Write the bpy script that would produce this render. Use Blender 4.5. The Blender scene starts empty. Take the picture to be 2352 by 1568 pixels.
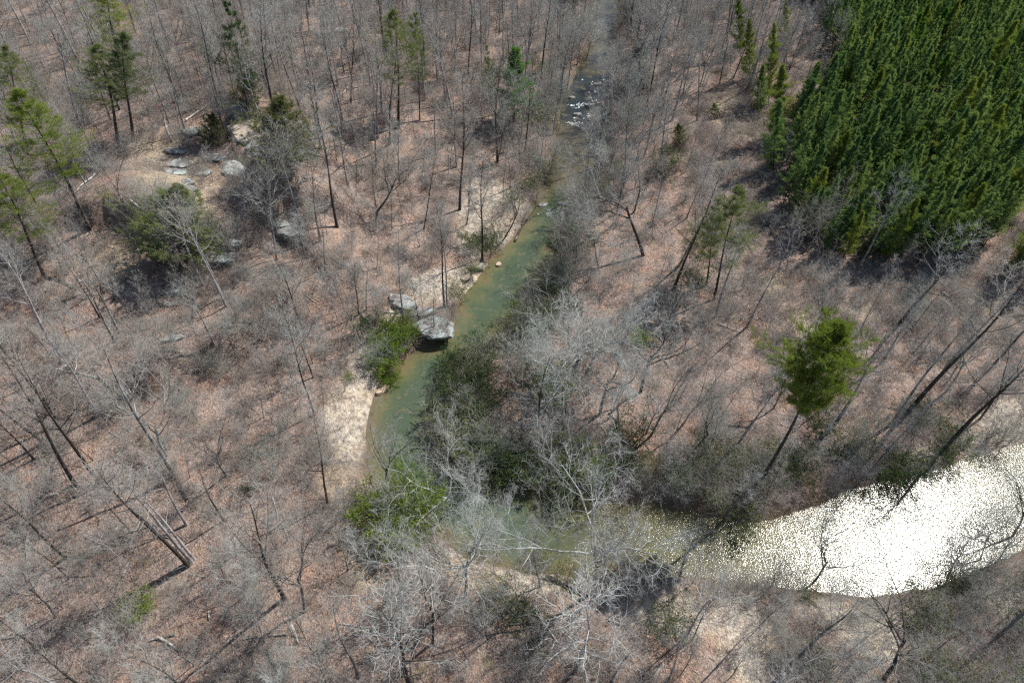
import bpy, bmesh, math, random
import numpy as np
from mathutils import Matrix, Vector, Quaternion

sc = bpy.context.scene
COL = sc.collection
rs = np.random.RandomState(11)

# ------------------------------------------------------------------ camera, sky, sun, exposure
W, Hh, F = 2352.0, 1568.0, 1630.0          # reference picture size and focal length in its pixels
CAM_H = 65.0
NAD = np.array([-76.0, 1466.0, F]); NAD /= np.linalg.norm(NAD)   # straight down, seen by the camera
wz = -NAD
wy = np.array([0, 0, 1.0]) - (wz[2]) * wz; wy /= np.linalg.norm(wy)
wx = np.cross(wy, wz)
M = np.array([wx, wy, wz])                  # world <- camera (x right, y down, z forward)
cam_d = bpy.data.cameras.new('camera'); cam = bpy.data.objects.new('camera', cam_d); COL.objects.link(cam)
cam_d.sensor_width = 36.0; cam_d.lens = 36.0 * F / W; cam_d.clip_start = 0.5; cam_d.clip_end = 8000
R3 = Matrix(((M[0][0], -M[0][1], -M[0][2]), (M[1][0], -M[1][1], -M[1][2]), (M[2][0], -M[2][1], -M[2][2])))
cam.matrix_world = Matrix.Translation((0, 0, CAM_H)) @ R3.to_4x4()
sc.camera = cam

def ray(px, py):
    v = np.array([px - W / 2, py - Hh / 2, F]); v /= np.linalg.norm(v)
    return M @ v
def project(p):
    p = np.asarray(p, float)
    v = (p - np.array([0, 0, CAM_H])) @ M   # = M^T (p-c)
    return v[..., 0] / v[..., 2] * F + W / 2, v[..., 1] / v[..., 2] * F + Hh / 2

g = ray(2055, 1266)
sun_dir = Vector((g[0], g[1], -g[2]))       # towards the sun: mirror of the glint ray in level water
SUN_EL = math.asin(sun_dir.z); SUN_AZ = math.atan2(sun_dir.x, sun_dir.y)
w = bpy.data.worlds.new("World"); sc.world = w; w.use_nodes = True
nt = w.node_tree; bg = nt.nodes['Background']; sky = nt.nodes.new('ShaderNodeTexSky')
sky.sky_type = 'NISHITA'; sky.sun_disc = False; sky.sun_elevation = SUN_EL; sky.sun_rotation = SUN_AZ
sky.air_density = 1.0; sky.dust_density = 0.6
nt.links.new(sky.outputs[0], bg.inputs[0]); bg.inputs[1].default_value = 0.105
sl = bpy.data.lights.new('sun', 'SUN'); sl.energy = 5.0; sl.angle = math.radians(0.53); sl.color = (1.0, 0.975, 0.935)
so = bpy.data.objects.new('sun', sl); COL.objects.link(so); so.rotation_euler = sun_dir.to_track_quat('Z', 'Y').to_euler()
so.location = (60, 60, 120)
sc.view_settings.view_transform = 'Standard'; sc.view_settings.look = 'None'
sc.view_settings.exposure = 0.62; sc.view_settings.gamma = 1.0; sc.view_settings.use_curve_mapping = False
sc.render.engine = 'CYCLES'
cy = sc.cycles
cy.max_bounces = 5; cy.diffuse_bounces = 3; cy.glossy_bounces = 2; cy.transmission_bounces = 2; cy.transparent_max_bounces = 4
cy.use_denoising = False; cy.sample_clamp_indirect = 3.0; cy.sample_clamp_direct = 10.0; cy.caustics_reflective = False; cy.caustics_refractive = False
cy.use_adaptive_sampling = False; cy.pixel_filter_type = 'BLACKMAN_HARRIS'; cy.filter_width = 1.35

# ------------------------------------------------------------------ helpers
def prop(o, label=None, cat=None, group=None, kind=None):
    if label: o['label'] = label
    if cat: o['category'] = cat
    if group: o['group'] = group
    if kind: o['kind'] = kind
    return o
def link(name, data, mat=None, parent=None):
    o = bpy.data.objects.new(name, data); COL.objects.link(o)
    if mat is not None and data is not None and len(data.materials) == 0: data.materials.append(mat)
    if parent is not None: o.parent = parent
    return o
def mk_mesh(name, V, Fq=None, Ft=None, smooth=False):
    me = bpy.data.meshes.new(name)
    V = np.asarray(V, np.float32).reshape(-1, 3)
    nq = 0 if Fq is None else len(Fq); ntr = 0 if Ft is None else len(Ft)
    idx = []
    if nq: idx.append(np.asarray(Fq, np.int32).ravel())
    if ntr: idx.append(np.asarray(Ft, np.int32).ravel())
    idx = np.concatenate(idx)
    me.vertices.add(len(V)); me.vertices.foreach_set('co', V.ravel())
    me.loops.add(len(idx)); me.loops.foreach_set('vertex_index', idx)
    me.polygons.add(nq + ntr)
    st = np.concatenate([np.arange(nq) * 4, nq * 4 + np.arange(ntr) * 3]).astype(np.int32)
    me.polygons.foreach_set('loop_start', st)
    try: me.polygons.foreach_set('loop_total', np.concatenate([np.full(nq, 4), np.full(ntr, 3)]).astype(np.int32))
    except Exception: pass
    if smooth: me.polygons.foreach_set('use_smooth', np.ones(nq + ntr, bool))
    me.update(calc_edges=True); me.validate()
    return me
class Geo:
    def __init__(s): s.V = []; s.Q = []; s.T = []; s.n = 0
    def add(s, V, Q=None, T=None):
        V = np.asarray(V).reshape(-1, 3)
        if Q is not None and len(Q): s.Q.append(np.asarray(Q).reshape(-1, 4) + s.n)
        if T is not None and len(T): s.T.append(np.asarray(T).reshape(-1, 3) + s.n)
        s.V.append(V); s.n += len(V)
    def mesh(s, name, smooth=False):
        return mk_mesh(name, np.concatenate(s.V), np.concatenate(s.Q) if s.Q else None, np.concatenate(s.T) if s.T else None, smooth)

def noise_grid(seed):
    return np.random.RandomState(seed).rand(64, 64)
def vnoise(x, y, scale, seed=0):
    G = noise_grid(seed); u = np.asarray(x) / scale + 1000; v = np.asarray(y) / scale + 1000
    i = np.floor(u).astype(int); j = np.floor(v).astype(int); fu = u - i; fv = v - j
    fu = fu * fu * (3 - 2 * fu); fv = fv * fv * (3 - 2 * fv)
    a = G[i % 64, j % 64]; b = G[(i + 1) % 64, j % 64]; c = G[i % 64, (j + 1) % 64]; d = G[(i + 1) % 64, (j + 1) % 64]
    return (a * (1 - fu) + b * fu) * (1 - fv) + (c * (1 - fu) + d * fu) * fv
def fbm(x, y, scale, seed=0, o=4):
    s = 0; a = 0.5
    for k in range(o): s = s + a * vnoise(x, y, scale / 2 ** k, seed + k); a *= 0.5
    return s
def sstep(a, b, x):
    t = np.clip((x - a) / (b - a), 0, 1); return t * t * (3 - 2 * t)

# ------------------------------------------------------------------ materials
def mat(name, rough=0.9, spec=0.2):
    m = bpy.data.materials.new(name); m.use_nodes = True; n = m.node_tree.nodes
    b = n['Principled BSDF']; b.inputs['Roughness'].default_value = rough; b.inputs['Specular IOR Level'].default_value = spec
    return m, m.node_tree, b
def N(t, kind, **kw):
    n = t.nodes.new(kind)
    for k, v in kw.items():
        if k in n.inputs: n.inputs[k].default_value = v
        else: setattr(n, k, v)
    return n
def ramp(t, fac, stops):
    r = t.nodes.new('ShaderNodeValToRGB'); e = r.color_ramp.elements
    while len(e) < len(stops): e.new(0.5)
    for k, (p, c) in enumerate(stops): e[k].position = p; e[k].color = (*c, 1)
    t.links.new(fac, r.inputs[0]); return r.outputs[0]
def mixc(t, fac, a, b, blend='MIX'):
    m = t.nodes.new('ShaderNodeMix'); m.data_type = 'RGBA'; m.blend_type = blend
    for s, v in ((m.inputs[0], fac), (m.inputs[6], a), (m.inputs[7], b)):
        if isinstance(v, (int, float)): s.default_value = v
        elif isinstance(v, tuple): s.default_value = (*v, 1)
        else: t.links.new(v, s)
    return m.outputs[2]
def mth(t, op, a, b=0.0):
    m = t.nodes.new('ShaderNodeMath'); m.operation = op
    for s, v in ((m.inputs[0], a), (m.inputs[1], b)):
        if isinstance(v, (int, float)): s.default_value = v
        else: t.links.new(v, s)
    return m.outputs[0]

def bark_mat(name, dark, light, lichen, amount, scale=1.2):
    m, t, b = mat(name, 0.95, 0.1)
    tc = N(t, 'ShaderNodeTexCoord')
    n1 = N(t, 'ShaderNodeTexNoise', Scale=scale, Detail=5.0, Roughness=0.7)
    n2 = N(t, 'ShaderNodeTexNoise', Scale=scale * 7, Detail=3.0, Roughness=0.7)
    t.links.new(tc.outputs['Object'], n1.inputs['Vector']); t.links.new(tc.outputs['Object'], n2.inputs['Vector'])
    oi = N(t, 'ShaderNodeObjectInfo')
    c = ramp(t, n2.outputs['Fac'], [(0.3, dark), (0.7, light)])
    f = mth(t, 'ADD', n1.outputs['Fac'], mth(t, 'MULTIPLY', mth(t, 'SUBTRACT', oi.outputs['Random'], 0.5), 0.12))
    f2 = ramp(t, f, [(0.62 - amount * 0.3, (0, 0, 0)), (0.72 - amount * 0.3, (1, 1, 1))])
    c = mixc(t, f2, c, lichen)
    t.links.new(c, b.inputs['Base Color']); return m
M_bark = bark_mat('bark_grey_brown', (0.07, 0.058, 0.05), (0.2, 0.175, 0.155), (0.34, 0.34, 0.31), 0.5)
M_bark_dark = bark_mat('bark_dark', (0.028, 0.022, 0.018), (0.085, 0.068, 0.056), (0.2, 0.2, 0.17), 0.1)
M_bark_pale = bark_mat('bark_pale', (0.13, 0.12, 0.105), (0.27, 0.255, 0.23), (0.42, 0.43, 0.39), 0.55)
M_bark_birch = bark_mat('bark_reddish_grey', (0.12, 0.095, 0.09), (0.3, 0.25, 0.24), (0.4, 0.38, 0.36), 0.5)

def twig_mat(name, c1, c2, c3):
    m, t, b = mat(name, 0.9, 0.1)
    oi = N(t, 'ShaderNodeObjectInfo')
    c = ramp(t, oi.outputs['Random'], [(0.0, c1), (0.5, c2), (1.0, c3)])
    tc = N(t, 'ShaderNodeTexCoord'); n1 = N(t, 'ShaderNodeTexNoise', Scale=0.9, Detail=2.0)
    t.links.new(tc.outputs['Object'], n1.inputs['Vector'])
    c = mixc(t, mth(t, 'MULTIPLY', n1.outputs['Fac'], 0.6), c, (0.36, 0.36, 0.34))
    t.links.new(c, b.inputs['Base Color']); return m
M_twig = twig_mat('twigs_grey', (0.265, 0.225, 0.185), (0.34, 0.315, 0.27), (0.29, 0.24, 0.195))
M_twig_pale = twig_mat('twigs_pale', (0.36, 0.36, 0.32), (0.42, 0.43, 0.39), (0.33, 0.34, 0.3))
M_twig_brown = twig_mat('twigs_brown', (0.19, 0.12, 0.09), (0.25, 0.19, 0.15), (0.28, 0.24, 0.21))
M_twig_green = twig_mat('twigs_lichen', (0.20, 0.21, 0.17), (0.26, 0.27, 0.23), (0.17, 0.16, 0.13))
M_twig_red = twig_mat('twigs_red_buds', (0.36, 0.11, 0.09), (0.34, 0.13, 0.10), (0.38, 0.15, 0.12))

def leaf_mat(name, c1, c2, c3, tr=0.4, gloss=0.0):
    m = bpy.data.materials.new(name); m.use_nodes = True; t = m.node_tree; t.nodes.remove(t.nodes['Principled BSDF'])
    out = t.nodes['Material Output']
    oi = N(t, 'ShaderNodeObjectInfo'); tc = N(t, 'ShaderNodeTexCoord')
    n1 = N(t, 'ShaderNodeTexNoise', Scale=0.8, Detail=3.0); t.links.new(tc.outputs['Object'], n1.inputs['Vector'])
    f = mth(t, 'ADD', mth(t, 'MULTIPLY', oi.outputs['Random'], 0.7), mth(t, 'MULTIPLY', n1.outputs['Fac'], 0.4))
    c = ramp(t, f, [(0.15, c1), (0.5, c2), (0.85, c3)])
    d = N(t, 'ShaderNodeBsdfDiffuse'); tl = N(t, 'ShaderNodeBsdfTranslucent'); mx = N(t, 'ShaderNodeMixShader', Fac=tr)
    t.links.new(c, d.inputs['Color'])
    c2n = mixc(t, 1.0, c, (1.25, 1.3, 0.7), 'MULTIPLY'); t.links.new(c2n, tl.inputs['Color'])
    t.links.new(d.outputs[0], mx.inputs[1]); t.links.new(tl.outputs[0], mx.inputs[2])
    last = mx.outputs[0]
    if gloss:
        gl = N(t, 'ShaderNodeBsdfGlossy', Roughness=0.38); m2 = N(t, 'ShaderNodeMixShader', Fac=gloss)
        t.links.new(last, m2.inputs[1]); t.links.new(gl.outputs[0], m2.inputs[2]); last = m2.outputs[0]
    t.links.new(last, out.inputs['Surface']); return m
M_needle = leaf_mat('needles_plantation', (0.075, 0.135, 0.065), (0.125, 0.195, 0.08), (0.19, 0.25, 0.095), 0.5)
M_needle_y = leaf_mat('needles_yellow_green', (0.12, 0.16, 0.035), (0.17, 0.21, 0.045), (0.22, 0.25, 0.06), 0.4)
M_needle_g = leaf_mat('needles_grey_green', (0.09, 0.115, 0.055), (0.135, 0.16, 0.07), (0.18, 0.2, 0.085), 0.45)
M_cedar = leaf_mat('cedar_sprays', (0.06, 0.07, 0.03), (0.09, 0.1, 0.04), (0.13, 0.13, 0.055), 0.3)
M_leaf = leaf_mat('rhododendron_leaves', (0.035, 0.06, 0.025), (0.06, 0.09, 0.035), (0.095, 0.13, 0.05), 0.35, 0.0)
M_leaf_b = leaf_mat('bright_leaves', (0.14, 0.21, 0.035), (0.2, 0.27, 0.05), (0.27, 0.32, 0.07), 0.5, 0.0)
M_leaf_o = leaf_mat('olive_leaves', (0.07, 0.085, 0.03), (0.1, 0.12, 0.04), (0.14, 0.155, 0.055), 0.35, 0.0)

def rock_mat(name, a, b_, c_, lich=(0.34, 0.375, 0.34)):
    m, t, b = mat(name, 0.9, 0.2)
    tc = N(t, 'ShaderNodeTexCoord')
    mp = N(t, 'ShaderNodeMapping'); mp.inputs['Scale'].default_value = (0.6, 0.6, 2.6)
    t.links.new(tc.outputs['Object'], mp.inputs[0])
    n1 = N(t, 'ShaderNodeTexNoise', Scale=2.0, Detail=8.0, Roughness=0.7); t.links.new(mp.outputs[0], n1.inputs['Vector'])
    n2 = N(t, 'ShaderNodeTexNoise', Scale=1.1, Detail=6.0, Roughness=0.65); t.links.new(tc.outputs['Object'], n2.inputs['Vector'])
    c = ramp(t, n1.outputs['Fac'], [(0.33, a), (0.5, b_), (0.62, c_)])
    c = mixc(t, ramp(t, n2.outputs['Fac'], [(0.5, (0, 0, 0)), (0.6, (1, 1, 1))]), c, lich)
    t.links.new(c, b.inputs['Base Color'])
    bp = N(t, 'ShaderNodeBump', Strength=0.9, Distance=0.12); t.links.new(n1.outputs['Fac'], bp.inputs['Height']); t.links.new(bp.outputs[0], b.inputs['Normal'])
    return m
M_rock = rock_mat('lichen_rock', (0.07, 0.065, 0.06), (0.2, 0.19, 0.175), (0.36, 0.35, 0.33))
M_rock_tan = rock_mat('tan_sandstone', (0.16, 0.12, 0.09), (0.36, 0.28, 0.21), (0.5, 0.41, 0.32), (0.34, 0.33, 0.28))
M_rock_wet = rock_mat('creek_rock', (0.3, 0.2, 0.13), (0.5, 0.36, 0.25), (0.6, 0.46, 0.34), (0.45, 0.4, 0.33))
M_foam, _t, _b = mat('foam', 0.6, 0.5); _b.inputs['Base Color'].default_value = (0.62, 0.66, 0.66, 1)
M_wood, _t, _b = mat('dead_wood', 0.9, 0.1)
_n = N(_t, 'ShaderNodeTexNoise', Scale=3.0, Detail=5.0); _tc = N(_t, 'ShaderNodeTexCoord'); _t.links.new(_tc.outputs['Object'], _n.inputs['Vector'])
_t.links.new(ramp(_t, _n.outputs['Fac'], [(0.35, (0.16, 0.14, 0.12)), (0.5, (0.36, 0.33, 0.29)), (0.65, (0.5, 0.47, 0.42))]), _b.inputs['Base Color'])
# ------------------------------------------------------------------ the creek and the land
def flat(px, py, z=0.0):
    d = ray(px, py); k = (z - CAM_H) / d[2]; return np.array([d[0] * k, d[1] * k])
LB = [(1380,-90),(1358,-30),(1352,30),(1352,100),(1322,185),(1296,235),(1285,290),(1272,360),(1250,430),(1215,490),(1182,545),(1140,585),(1112,618),(1088,655),(1052,695),(1044,740),(1012,786),(955,806),(905,855),(868,908),(842,985),(845,1060),(880,1130),(940,1195),(1010,1235),(1100,1285),(1240,1315),(1400,1318),(1560,1322),(1700,1340),(1800,1352),(1900,1358),(2010,1364),(2100,1352),(2210,1322),(2330,1270),(2480,1200),(2700,1110)]
RB = [(1450,-90),(1438,-30),(1420,30),(1412,100),(1408,185),(1396,235),(1385,290),(1378,360),(1345,430),(1305,490),(1285,545),(1262,600),(1235,650),(1205,700),(1165,745),(1115,790),(1072,835),(1048,880),(1018,930),(1005,985),(1018,1035),(1062,1070),(1115,1095),(1190,1110),(1270,1135),(1350,1150),(1440,1155),(1530,1162),(1620,1175),(1720,1195),(1800,1188),(1880,1160),(1950,1128),(2050,1102),(2150,1078),(2240,1050),(2380,1010),(2600,950)]
Lw = np.array([flat(*p) for p in LB]); Rw = np.array([flat(*p) for p in RB])
def resample(P, n):
    # smooth (Catmull-Rom like through linear interp on chord index) then even steps in index
    t = np.linspace(0, len(P) - 1, n); i = np.clip(np.floor(t).astype(int), 0, len(P) - 2); f = (t - i)[:, None]
    p0 = P[np.clip(i - 1, 0, None)]; p1 = P[i]; p2 = P[i + 1]; p3 = P[np.clip(i + 2, None, len(P) - 1)]
    return 0.5 * ((2 * p1) + (-p0 + p2) * f + (2 * p0 - 5 * p1 + 4 * p2 - p3) * f ** 2 + (-p0 + 3 * p1 - 3 * p2 + p3) * f ** 3)
NS = 220
Ls = resample(Lw, NS); Rs = resample(Rw, NS)
jit = (fbm(Ls[:, 0], Ls[:, 1], 3.0, 5) - 0.5)[:, None] * 1.2
Ls = Ls + jit; Rs = Rs + (fbm(Rs[:, 0], Rs[:, 1], 3.0, 9) - 0.5)[:, None] * 1.2
POLY = np.concatenate([Ls, Rs[::-1]])
def seg_dist(x, y, P, closed=True):
    x = np.asarray(x, float).ravel(); y = np.asarray(y, float).ravel(); d = np.full(x.shape, 1e9)
    n = len(P)
    for k in range(n if closed else n - 1):
        a = P[k]; b = P[(k + 1) % n]; ab = b - a; L = ab @ ab + 1e-9
        t = np.clip(((x - a[0]) * ab[0] + (y - a[1]) * ab[1]) / L, 0, 1)
        d = np.minimum(d, (x - a[0] - t * ab[0]) ** 2 + (y - a[1] - t * ab[1]) ** 2)
    return np.sqrt(d)
def inside(x, y, P):
    x = np.asarray(x, float).ravel(); y = np.asarray(y, float).ravel(); c = np.zeros(x.shape, bool); n = len(P)
    for k in range(n):
        x1, y1 = P[k]; x2, y2 = P[(k + 1) % n]
        if y1 == y2: continue
        m = ((y1 > y) != (y2 > y)) & (x < (x2 - x1) * (y - y1) / (y2 - y1) + x1); c ^= m
    return c
def pxpoly(pts): return np.array(pts, float)
def zone(px, py, P, soft=25.0):
    """1 inside the outline, fading to 0 over the soft distance outside (same units as the outline)"""
    P = np.array(P, float); sh = np.asarray(px).shape
    i = inside(px, py, P); d = seg_dist(px, py, P); s = np.where(i, d, -d)
    return sstep(-soft, soft * 0.5, s).reshape(sh)
# signed distance to the water on a coarse grid, then bilinear lookups (positive on land)
GX0, GY0, GS = -230.0, -60.0, 1.0; GNX, GNY = 470, 400
gx = GX0 + np.arange(GNX) * GS; gy = GY0 + np.arange(GNY) * GS
GX, GY = np.meshgrid(gx, gy, indexing='ij')
SD = seg_dist(GX, GY, POLY[::2]).reshape(GX.shape); ins = inside(GX, GY, POLY[::2]).reshape(GX.shape); SD = np.where(ins, -SD, SD)
def lut(A, x, y):
    u = np.clip((np.asarray(x) - GX0) / GS, 0, GNX - 1.001); v = np.clip((np.asarray(y) - GY0) / GS, 0, GNY - 1.001)
    i = u.astype(int); j = v.astype(int); fu = u - i; fv = v - j
    return (A[i, j] * (1 - fu) + A[i + 1, j] * fu) * (1 - fv) + (A[i, j + 1] * (1 - fu) + A[i + 1, j + 1] * fu) * fv
def wsd(x, y): return lut(SD, x, y)
yr0 = flat(1345, 290)[1]; yr1 = flat(1370, 180)[1]
def zwater(y): return 0.7 * sstep(yr0, yr1, np.asarray(y)) + 0.25 * sstep(flat(1260, 500)[1], flat(1285, 470)[1], np.asarray(y))
# the hill west of the creek, with rock ledges across it
HC = flat(470, 420)
LEDGE = [[(700,560),(640,590),(560,640),(470,640),(380,610),(310,590)], [(660,760),(560,850),(470,880),(380,950),(330,930)], [(720,640),(690,560),(610,500)], [(560,350),(640,400),(700,430)]]
LED = [np.array([flat(*p) for p in q]) for q in LEDGE]
def height(x, y):
    x = np.asarray(x, float); y = np.asarray(y, float); d = wsd(x, y)
    land = 0.25 + 0.95 * sstep(0.0, 2.6, d) + 0.5 * sstep(2, 14, d) + 0.6 * sstep(10, 50, d)
    land = land + (fbm(x, y, 14, 20) - 0.47) * 1.5 * sstep(1, 12, d) + (fbm(x, y, 3.2, 30, 3) - 0.45) * 0.5 * sstep(0.3, 4, d)
    r = np.sqrt((x - HC[0]) ** 2 + (y - HC[1]) ** 2)
    land = land + 5.0 * np.exp(-(r / 32.0) ** 2) * sstep(6, 30, d)
    under = -0.15 - 0.9 * sstep(0, 2.4, -d)
    return np.where(d > 0, np.maximum(land, 0.1) * sstep(-0.05, 0.5, d) + under * (1 - sstep(-0.05, 0.5, d)), under) + zwater(y)
# ledge steps are added on a lookup grid so the land drops 1.5-2.5 m along each line
EXTRA = np.zeros(GX.shape)
for q, hgt in zip(LED, (3.6, 3.2, 2.2, 2.4)):
    dd = seg_dist(GX, GY, q, closed=False).reshape(GX.shape)
    ctr = q.mean(0); dirn = (q[-1] - q[0]) / np.linalg.norm(q[-1] - q[0]); nrm = np.array([-dirn[1], dirn[0]])
    if nrm[1] < 0: nrm = -nrm
    sde = np.zeros(GX.shape); best = np.full(GX.shape, 1e9)
    for a, b in zip(q[:-1], q[1:]):
        ab = b - a; t = np.clip(((GX - a[0]) * ab[0] + (GY - a[1]) * ab[1]) / (ab @ ab), 0, 1)
        ex = GX - a[0] - t * ab[0]; ey = GY - a[1] - t * ab[1]; e = np.hypot(ex, ey)
        s = np.sign(ex * nrm[0] + ey * nrm[1]); upd = e < best; best = np.where(upd, e, best); sde = np.where(upd, s * e, sde)
    EXTRA += hgt * sstep(-0.6, 0.6, sde) * np.exp(-(np.maximum(sde, 0) / 9.0) ** 2) * (1 - sstep(6, 12, best))
_h0 = height
def height(x, y): return _h0(x, y) + lut(EXTRA, x, y) * sstep(2, 6, wsd(x, y))
def at(px, py, n=12):
    z = 0.5
    for _ in range(n):
        p = flat(px, py, z); z = 0.5 * z + 0.5 * float(height(p[0], p[1]))
    return np.array([p[0], p[1], float(height(p[0], p[1]))])

SAND = [
 ([(905,690),(880,735),(840,780),(800,840),(762,900),(742,960),(748,1020),(790,1075),(825,1060),(842,1000),(856,930),(872,880),(868,820),(893,765),(935,715)], 14),
 ([(955,640),(1020,610),(1085,596),(1118,615),(1090,655),(1050,695),(960,705),(930,680)], 12),
 ([(1075,420),(1180,425),(1200,480),(1150,560),(1080,590),(1050,560),(1065,480)], 22),
 ([(925,1232),(1010,1232),(1100,1292),(1240,1318),(1340,1330),(1345,1368),(1200,1362),(1060,1338),(960,1280)], 14),
 ([(1400,1385),(1560,1350),(1720,1372),(1770,1480),(1780,1568),(1700,1568),(1640,1460),(1500,1440)], 24),
 ([(1870,1375),(2090,1395),(2060,1510),(1960,1490),(1900,1430)], 22),
 ([(2200,960),(2300,920),(2400,920),(2400,1000),(2240,1066),(2180,1050)], 16),
 ([(2060,1020),(2140,1010),(2190,1050),(2120,1076)], 12),
 ([(2240,1340),(2352,1300),(2400,1400),(2300,1430)], 20),
]
STRAW = [
 ([(300,330),(420,330),(480,470),(330,600),(260,640),(210,620),(330,470)], 40),
 ([(1600,260),(1700,210),(1740,270),(1690,300)], 25), ([(1800,720),(1880,690),(1860,760),(1800,760)], 20), ([(1740,640),(1820,620),(1800,700),(1740,690)], 20),
 ([(2210,660),(2320,640),(2330,720),(2230,740)], 25), ([(790,1230),(870,1240),(860,1350),(800,1320)], 25), ([(1930,680),(2040,660),(2030,720),(1950,720)], 20),
 ([(760,1090),(850,1110),(900,1230),(850,1300),(780,1220)], 40),
]
def axis(lo, hi, step, far):
    core = np.arange(lo, hi + 1e-6, step); ext = []; s = step; v = hi
    while v < far: s *= 1.22; v += s; ext.append(v)
    ext = np.array(ext); return np.concatenate([lo - (ext[::-1] - hi), core, ext])
ax = axis(-140, 165, 0.62, 3000); ay = axis(-12, 222, 0.62, 3000)
TX, TY = np.meshgrid(ax, ay, indexing='ij'); TZ = height(TX, TY)
farr = np.sqrt((TX) ** 2 + (TY - 90) ** 2); TZ = TZ + (fbm(TX, TY, 220, 60) - 0.45) * 26 * sstep(240, 700, farr)
nx, ny = TX.shape
I = np.arange(nx * ny).reshape(nx, ny)
quads = np.stack([I[:-1, :-1], I[1:, :-1], I[1:, 1:], I[:-1, 1:]], -1).reshape(-1, 4)
me = mk_mesh('ground', np.stack([TX, TY, TZ], -1), quads, smooth=True)
ppx, ppy = project(np.stack([TX, TY, TZ], -1).reshape(-1, 3))
front = ((np.stack([TX, TY, TZ], -1).reshape(-1, 3) - [0, 0, CAM_H]) @ M)[:, 2] > 5
wob = (fbm(TX, TY, 6, 70).ravel() - 0.47) * 90; wob2 = (fbm(TX, TY, 5, 80).ravel() - 0.47) * 90
sand = np.zeros(nx * ny); straw = np.zeros(nx * ny)
okm = front & (ppx > -200) & (ppx < 2600) & (ppy > -200) & (ppy < 1900)
ii = np.where(okm)[0]
for P, s in SAND: sand[ii] = np.maximum(sand[ii], zone(ppx[ii] + wob[ii] * .5, ppy[ii] + wob2[ii] * .5, P, s))
for P, s in STRAW: straw[ii] = np.maximum(straw[ii], zone(ppx[ii] + wob[ii], ppy[ii] + wob2[ii], P, s))
sdv = wsd(TX, TY).ravel()
mud = (1 - sstep(0.1, 1.6, sdv)) * (1 - sand)
for nm, arr in (('sand', sand), ('straw', straw), ('mud', mud)):
    a = me.attributes.new(nm, 'FLOAT', 'POINT'); a.data.foreach_set('value', arr.astype(np.float32))
m, t, b = mat('forest_floor', 0.95, 0.1); M_ground = m
tc = N(t, 'ShaderNodeTexCoord')
def nz(scale, detail=4.0, rough=0.6, src=None):
    n = N(t, 'ShaderNodeTexNoise', Scale=scale, Detail=detail, Roughness=rough); t.links.new(tc.outputs['Object'], n.inputs['Vector']); return n.outputs['Fac']
fine = nz(3.2, 5.0, 0.75); mid = nz(0.35, 4.0, 0.6); big = nz(0.06, 3.0, 0.5)
vo = N(t, 'ShaderNodeTexVoronoi', Scale=7.0); t.links.new(tc.outputs['Object'], vo.inputs['Vector'])
leafc = ramp(t, fine, [(0.26, (0.095, 0.07, 0.056)), (0.42, (0.2, 0.145, 0.115)), (0.54, (0.31, 0.23, 0.185)), (0.7, (0.46, 0.365, 0.3))])
vg = N(t, 'ShaderNodeSeparateColor'); t.links.new(vo.outputs['Color'], vg.inputs[0])
leafv = mixc(t, 0.45, leafc, ramp(t, vg.outputs[0], [(0.0, (0.13, 0.095, 0.076)), (0.5, (0.33, 0.245, 0.198)), (1.0, (0.54, 0.43, 0.355))]))
mid2 = nz(0.16, 4.0, 0.6)
leafo = mixc(t, ramp(t, mid, [(0.45, (0, 0, 0)), (0.66, (1, 1, 1))]), leafv, mixc(t, 1.0, leafv, (1.12, 0.95, 0.84), 'MULTIPLY'))
leafo = mixc(t, ramp(t, mid2, [(0.42, (0, 0, 0)), (0.6, (1, 1, 1))]), leafo, mixc(t, 1.0, leafo, (0.78, 0.79, 0.81), 'MULTIPLY'))
leafo = mixc(t, ramp(t, big, [(0.4, (0, 0, 0)), (0.6, (0.7, 0.7, 0.7))]), leafo, mixc(t, 1.0, leafo, (0.82, 0.82, 0.84), 'MULTIPLY'))
dark = nz(0.9, 5.0, 0.7)
leafo = mixc(t, ramp(t, dark, [(0.52, (0, 0, 0)), (0.68, (0.7, 0.7, 0.7))]), leafo, (0.085, 0.07, 0.06))
green = nz(0.5, 6.0, 0.75)
leafo = mixc(t, ramp(t, green, [(0.54, (0, 0, 0)), (0.7, (0.6, 0.6, 0.6))]), leafo, (0.2, 0.175, 0.09))
def attr(nm):
    a = t.nodes.new('ShaderNodeAttribute'); a.attribute_name = nm; return a.outputs['Fac']
strawc = ramp(t, fine, [(0.3, (0.2, 0.15, 0.095)), (0.5, (0.39, 0.31, 0.21)), (0.7, (0.52, 0.44, 0.32))])
c = mixc(t, mth(t, 'MULTIPLY', attr('straw'), ramp(t, mid, [(0.3, (.25, .25, .25)), (0.6, (.95, .95, .95))])), leafo, strawc)
sandc = ramp(t, fine, [(0.25, (0.24, 0.19, 0.14)), (0.42, (0.45, 0.385, 0.3)), (0.6, (0.62, 0.55, 0.45))])
sandc = mixc(t, ramp(t, mid, [(0.4, (0, 0, 0)), (0.65, (0.6, 0.6, 0.6))]), sandc, mixc(t, 1.0, sandc, (0.75, 0.68, 0.5), 'MULTIPLY'))
sf = mth(t, 'MULTIPLY', attr('sand'), ramp(t, nz(1.4, 6.0, 0.7), [(0.38, (0.05, 0.05, 0.05)), (0.56, (1, 1, 1))]))
c = mixc(t, sf, c, sandc)
c = mixc(t, mth(t, 'MULTIPLY', attr('mud'), 0.75), c, (0.1, 0.075, 0.045))
t.links.new(c, b.inputs['Base Color'])
bp = N(t, 'ShaderNodeBump', Strength=1.0, Distance=0.22)
t.links.new(mth(t, 'ADD', fine, mth(t, 'MULTIPLY', vo.outputs['Distance'], 0.5)), bp.inputs['Height']); t.links.new(bp.outputs[0], b.inputs['Normal'])
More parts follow.
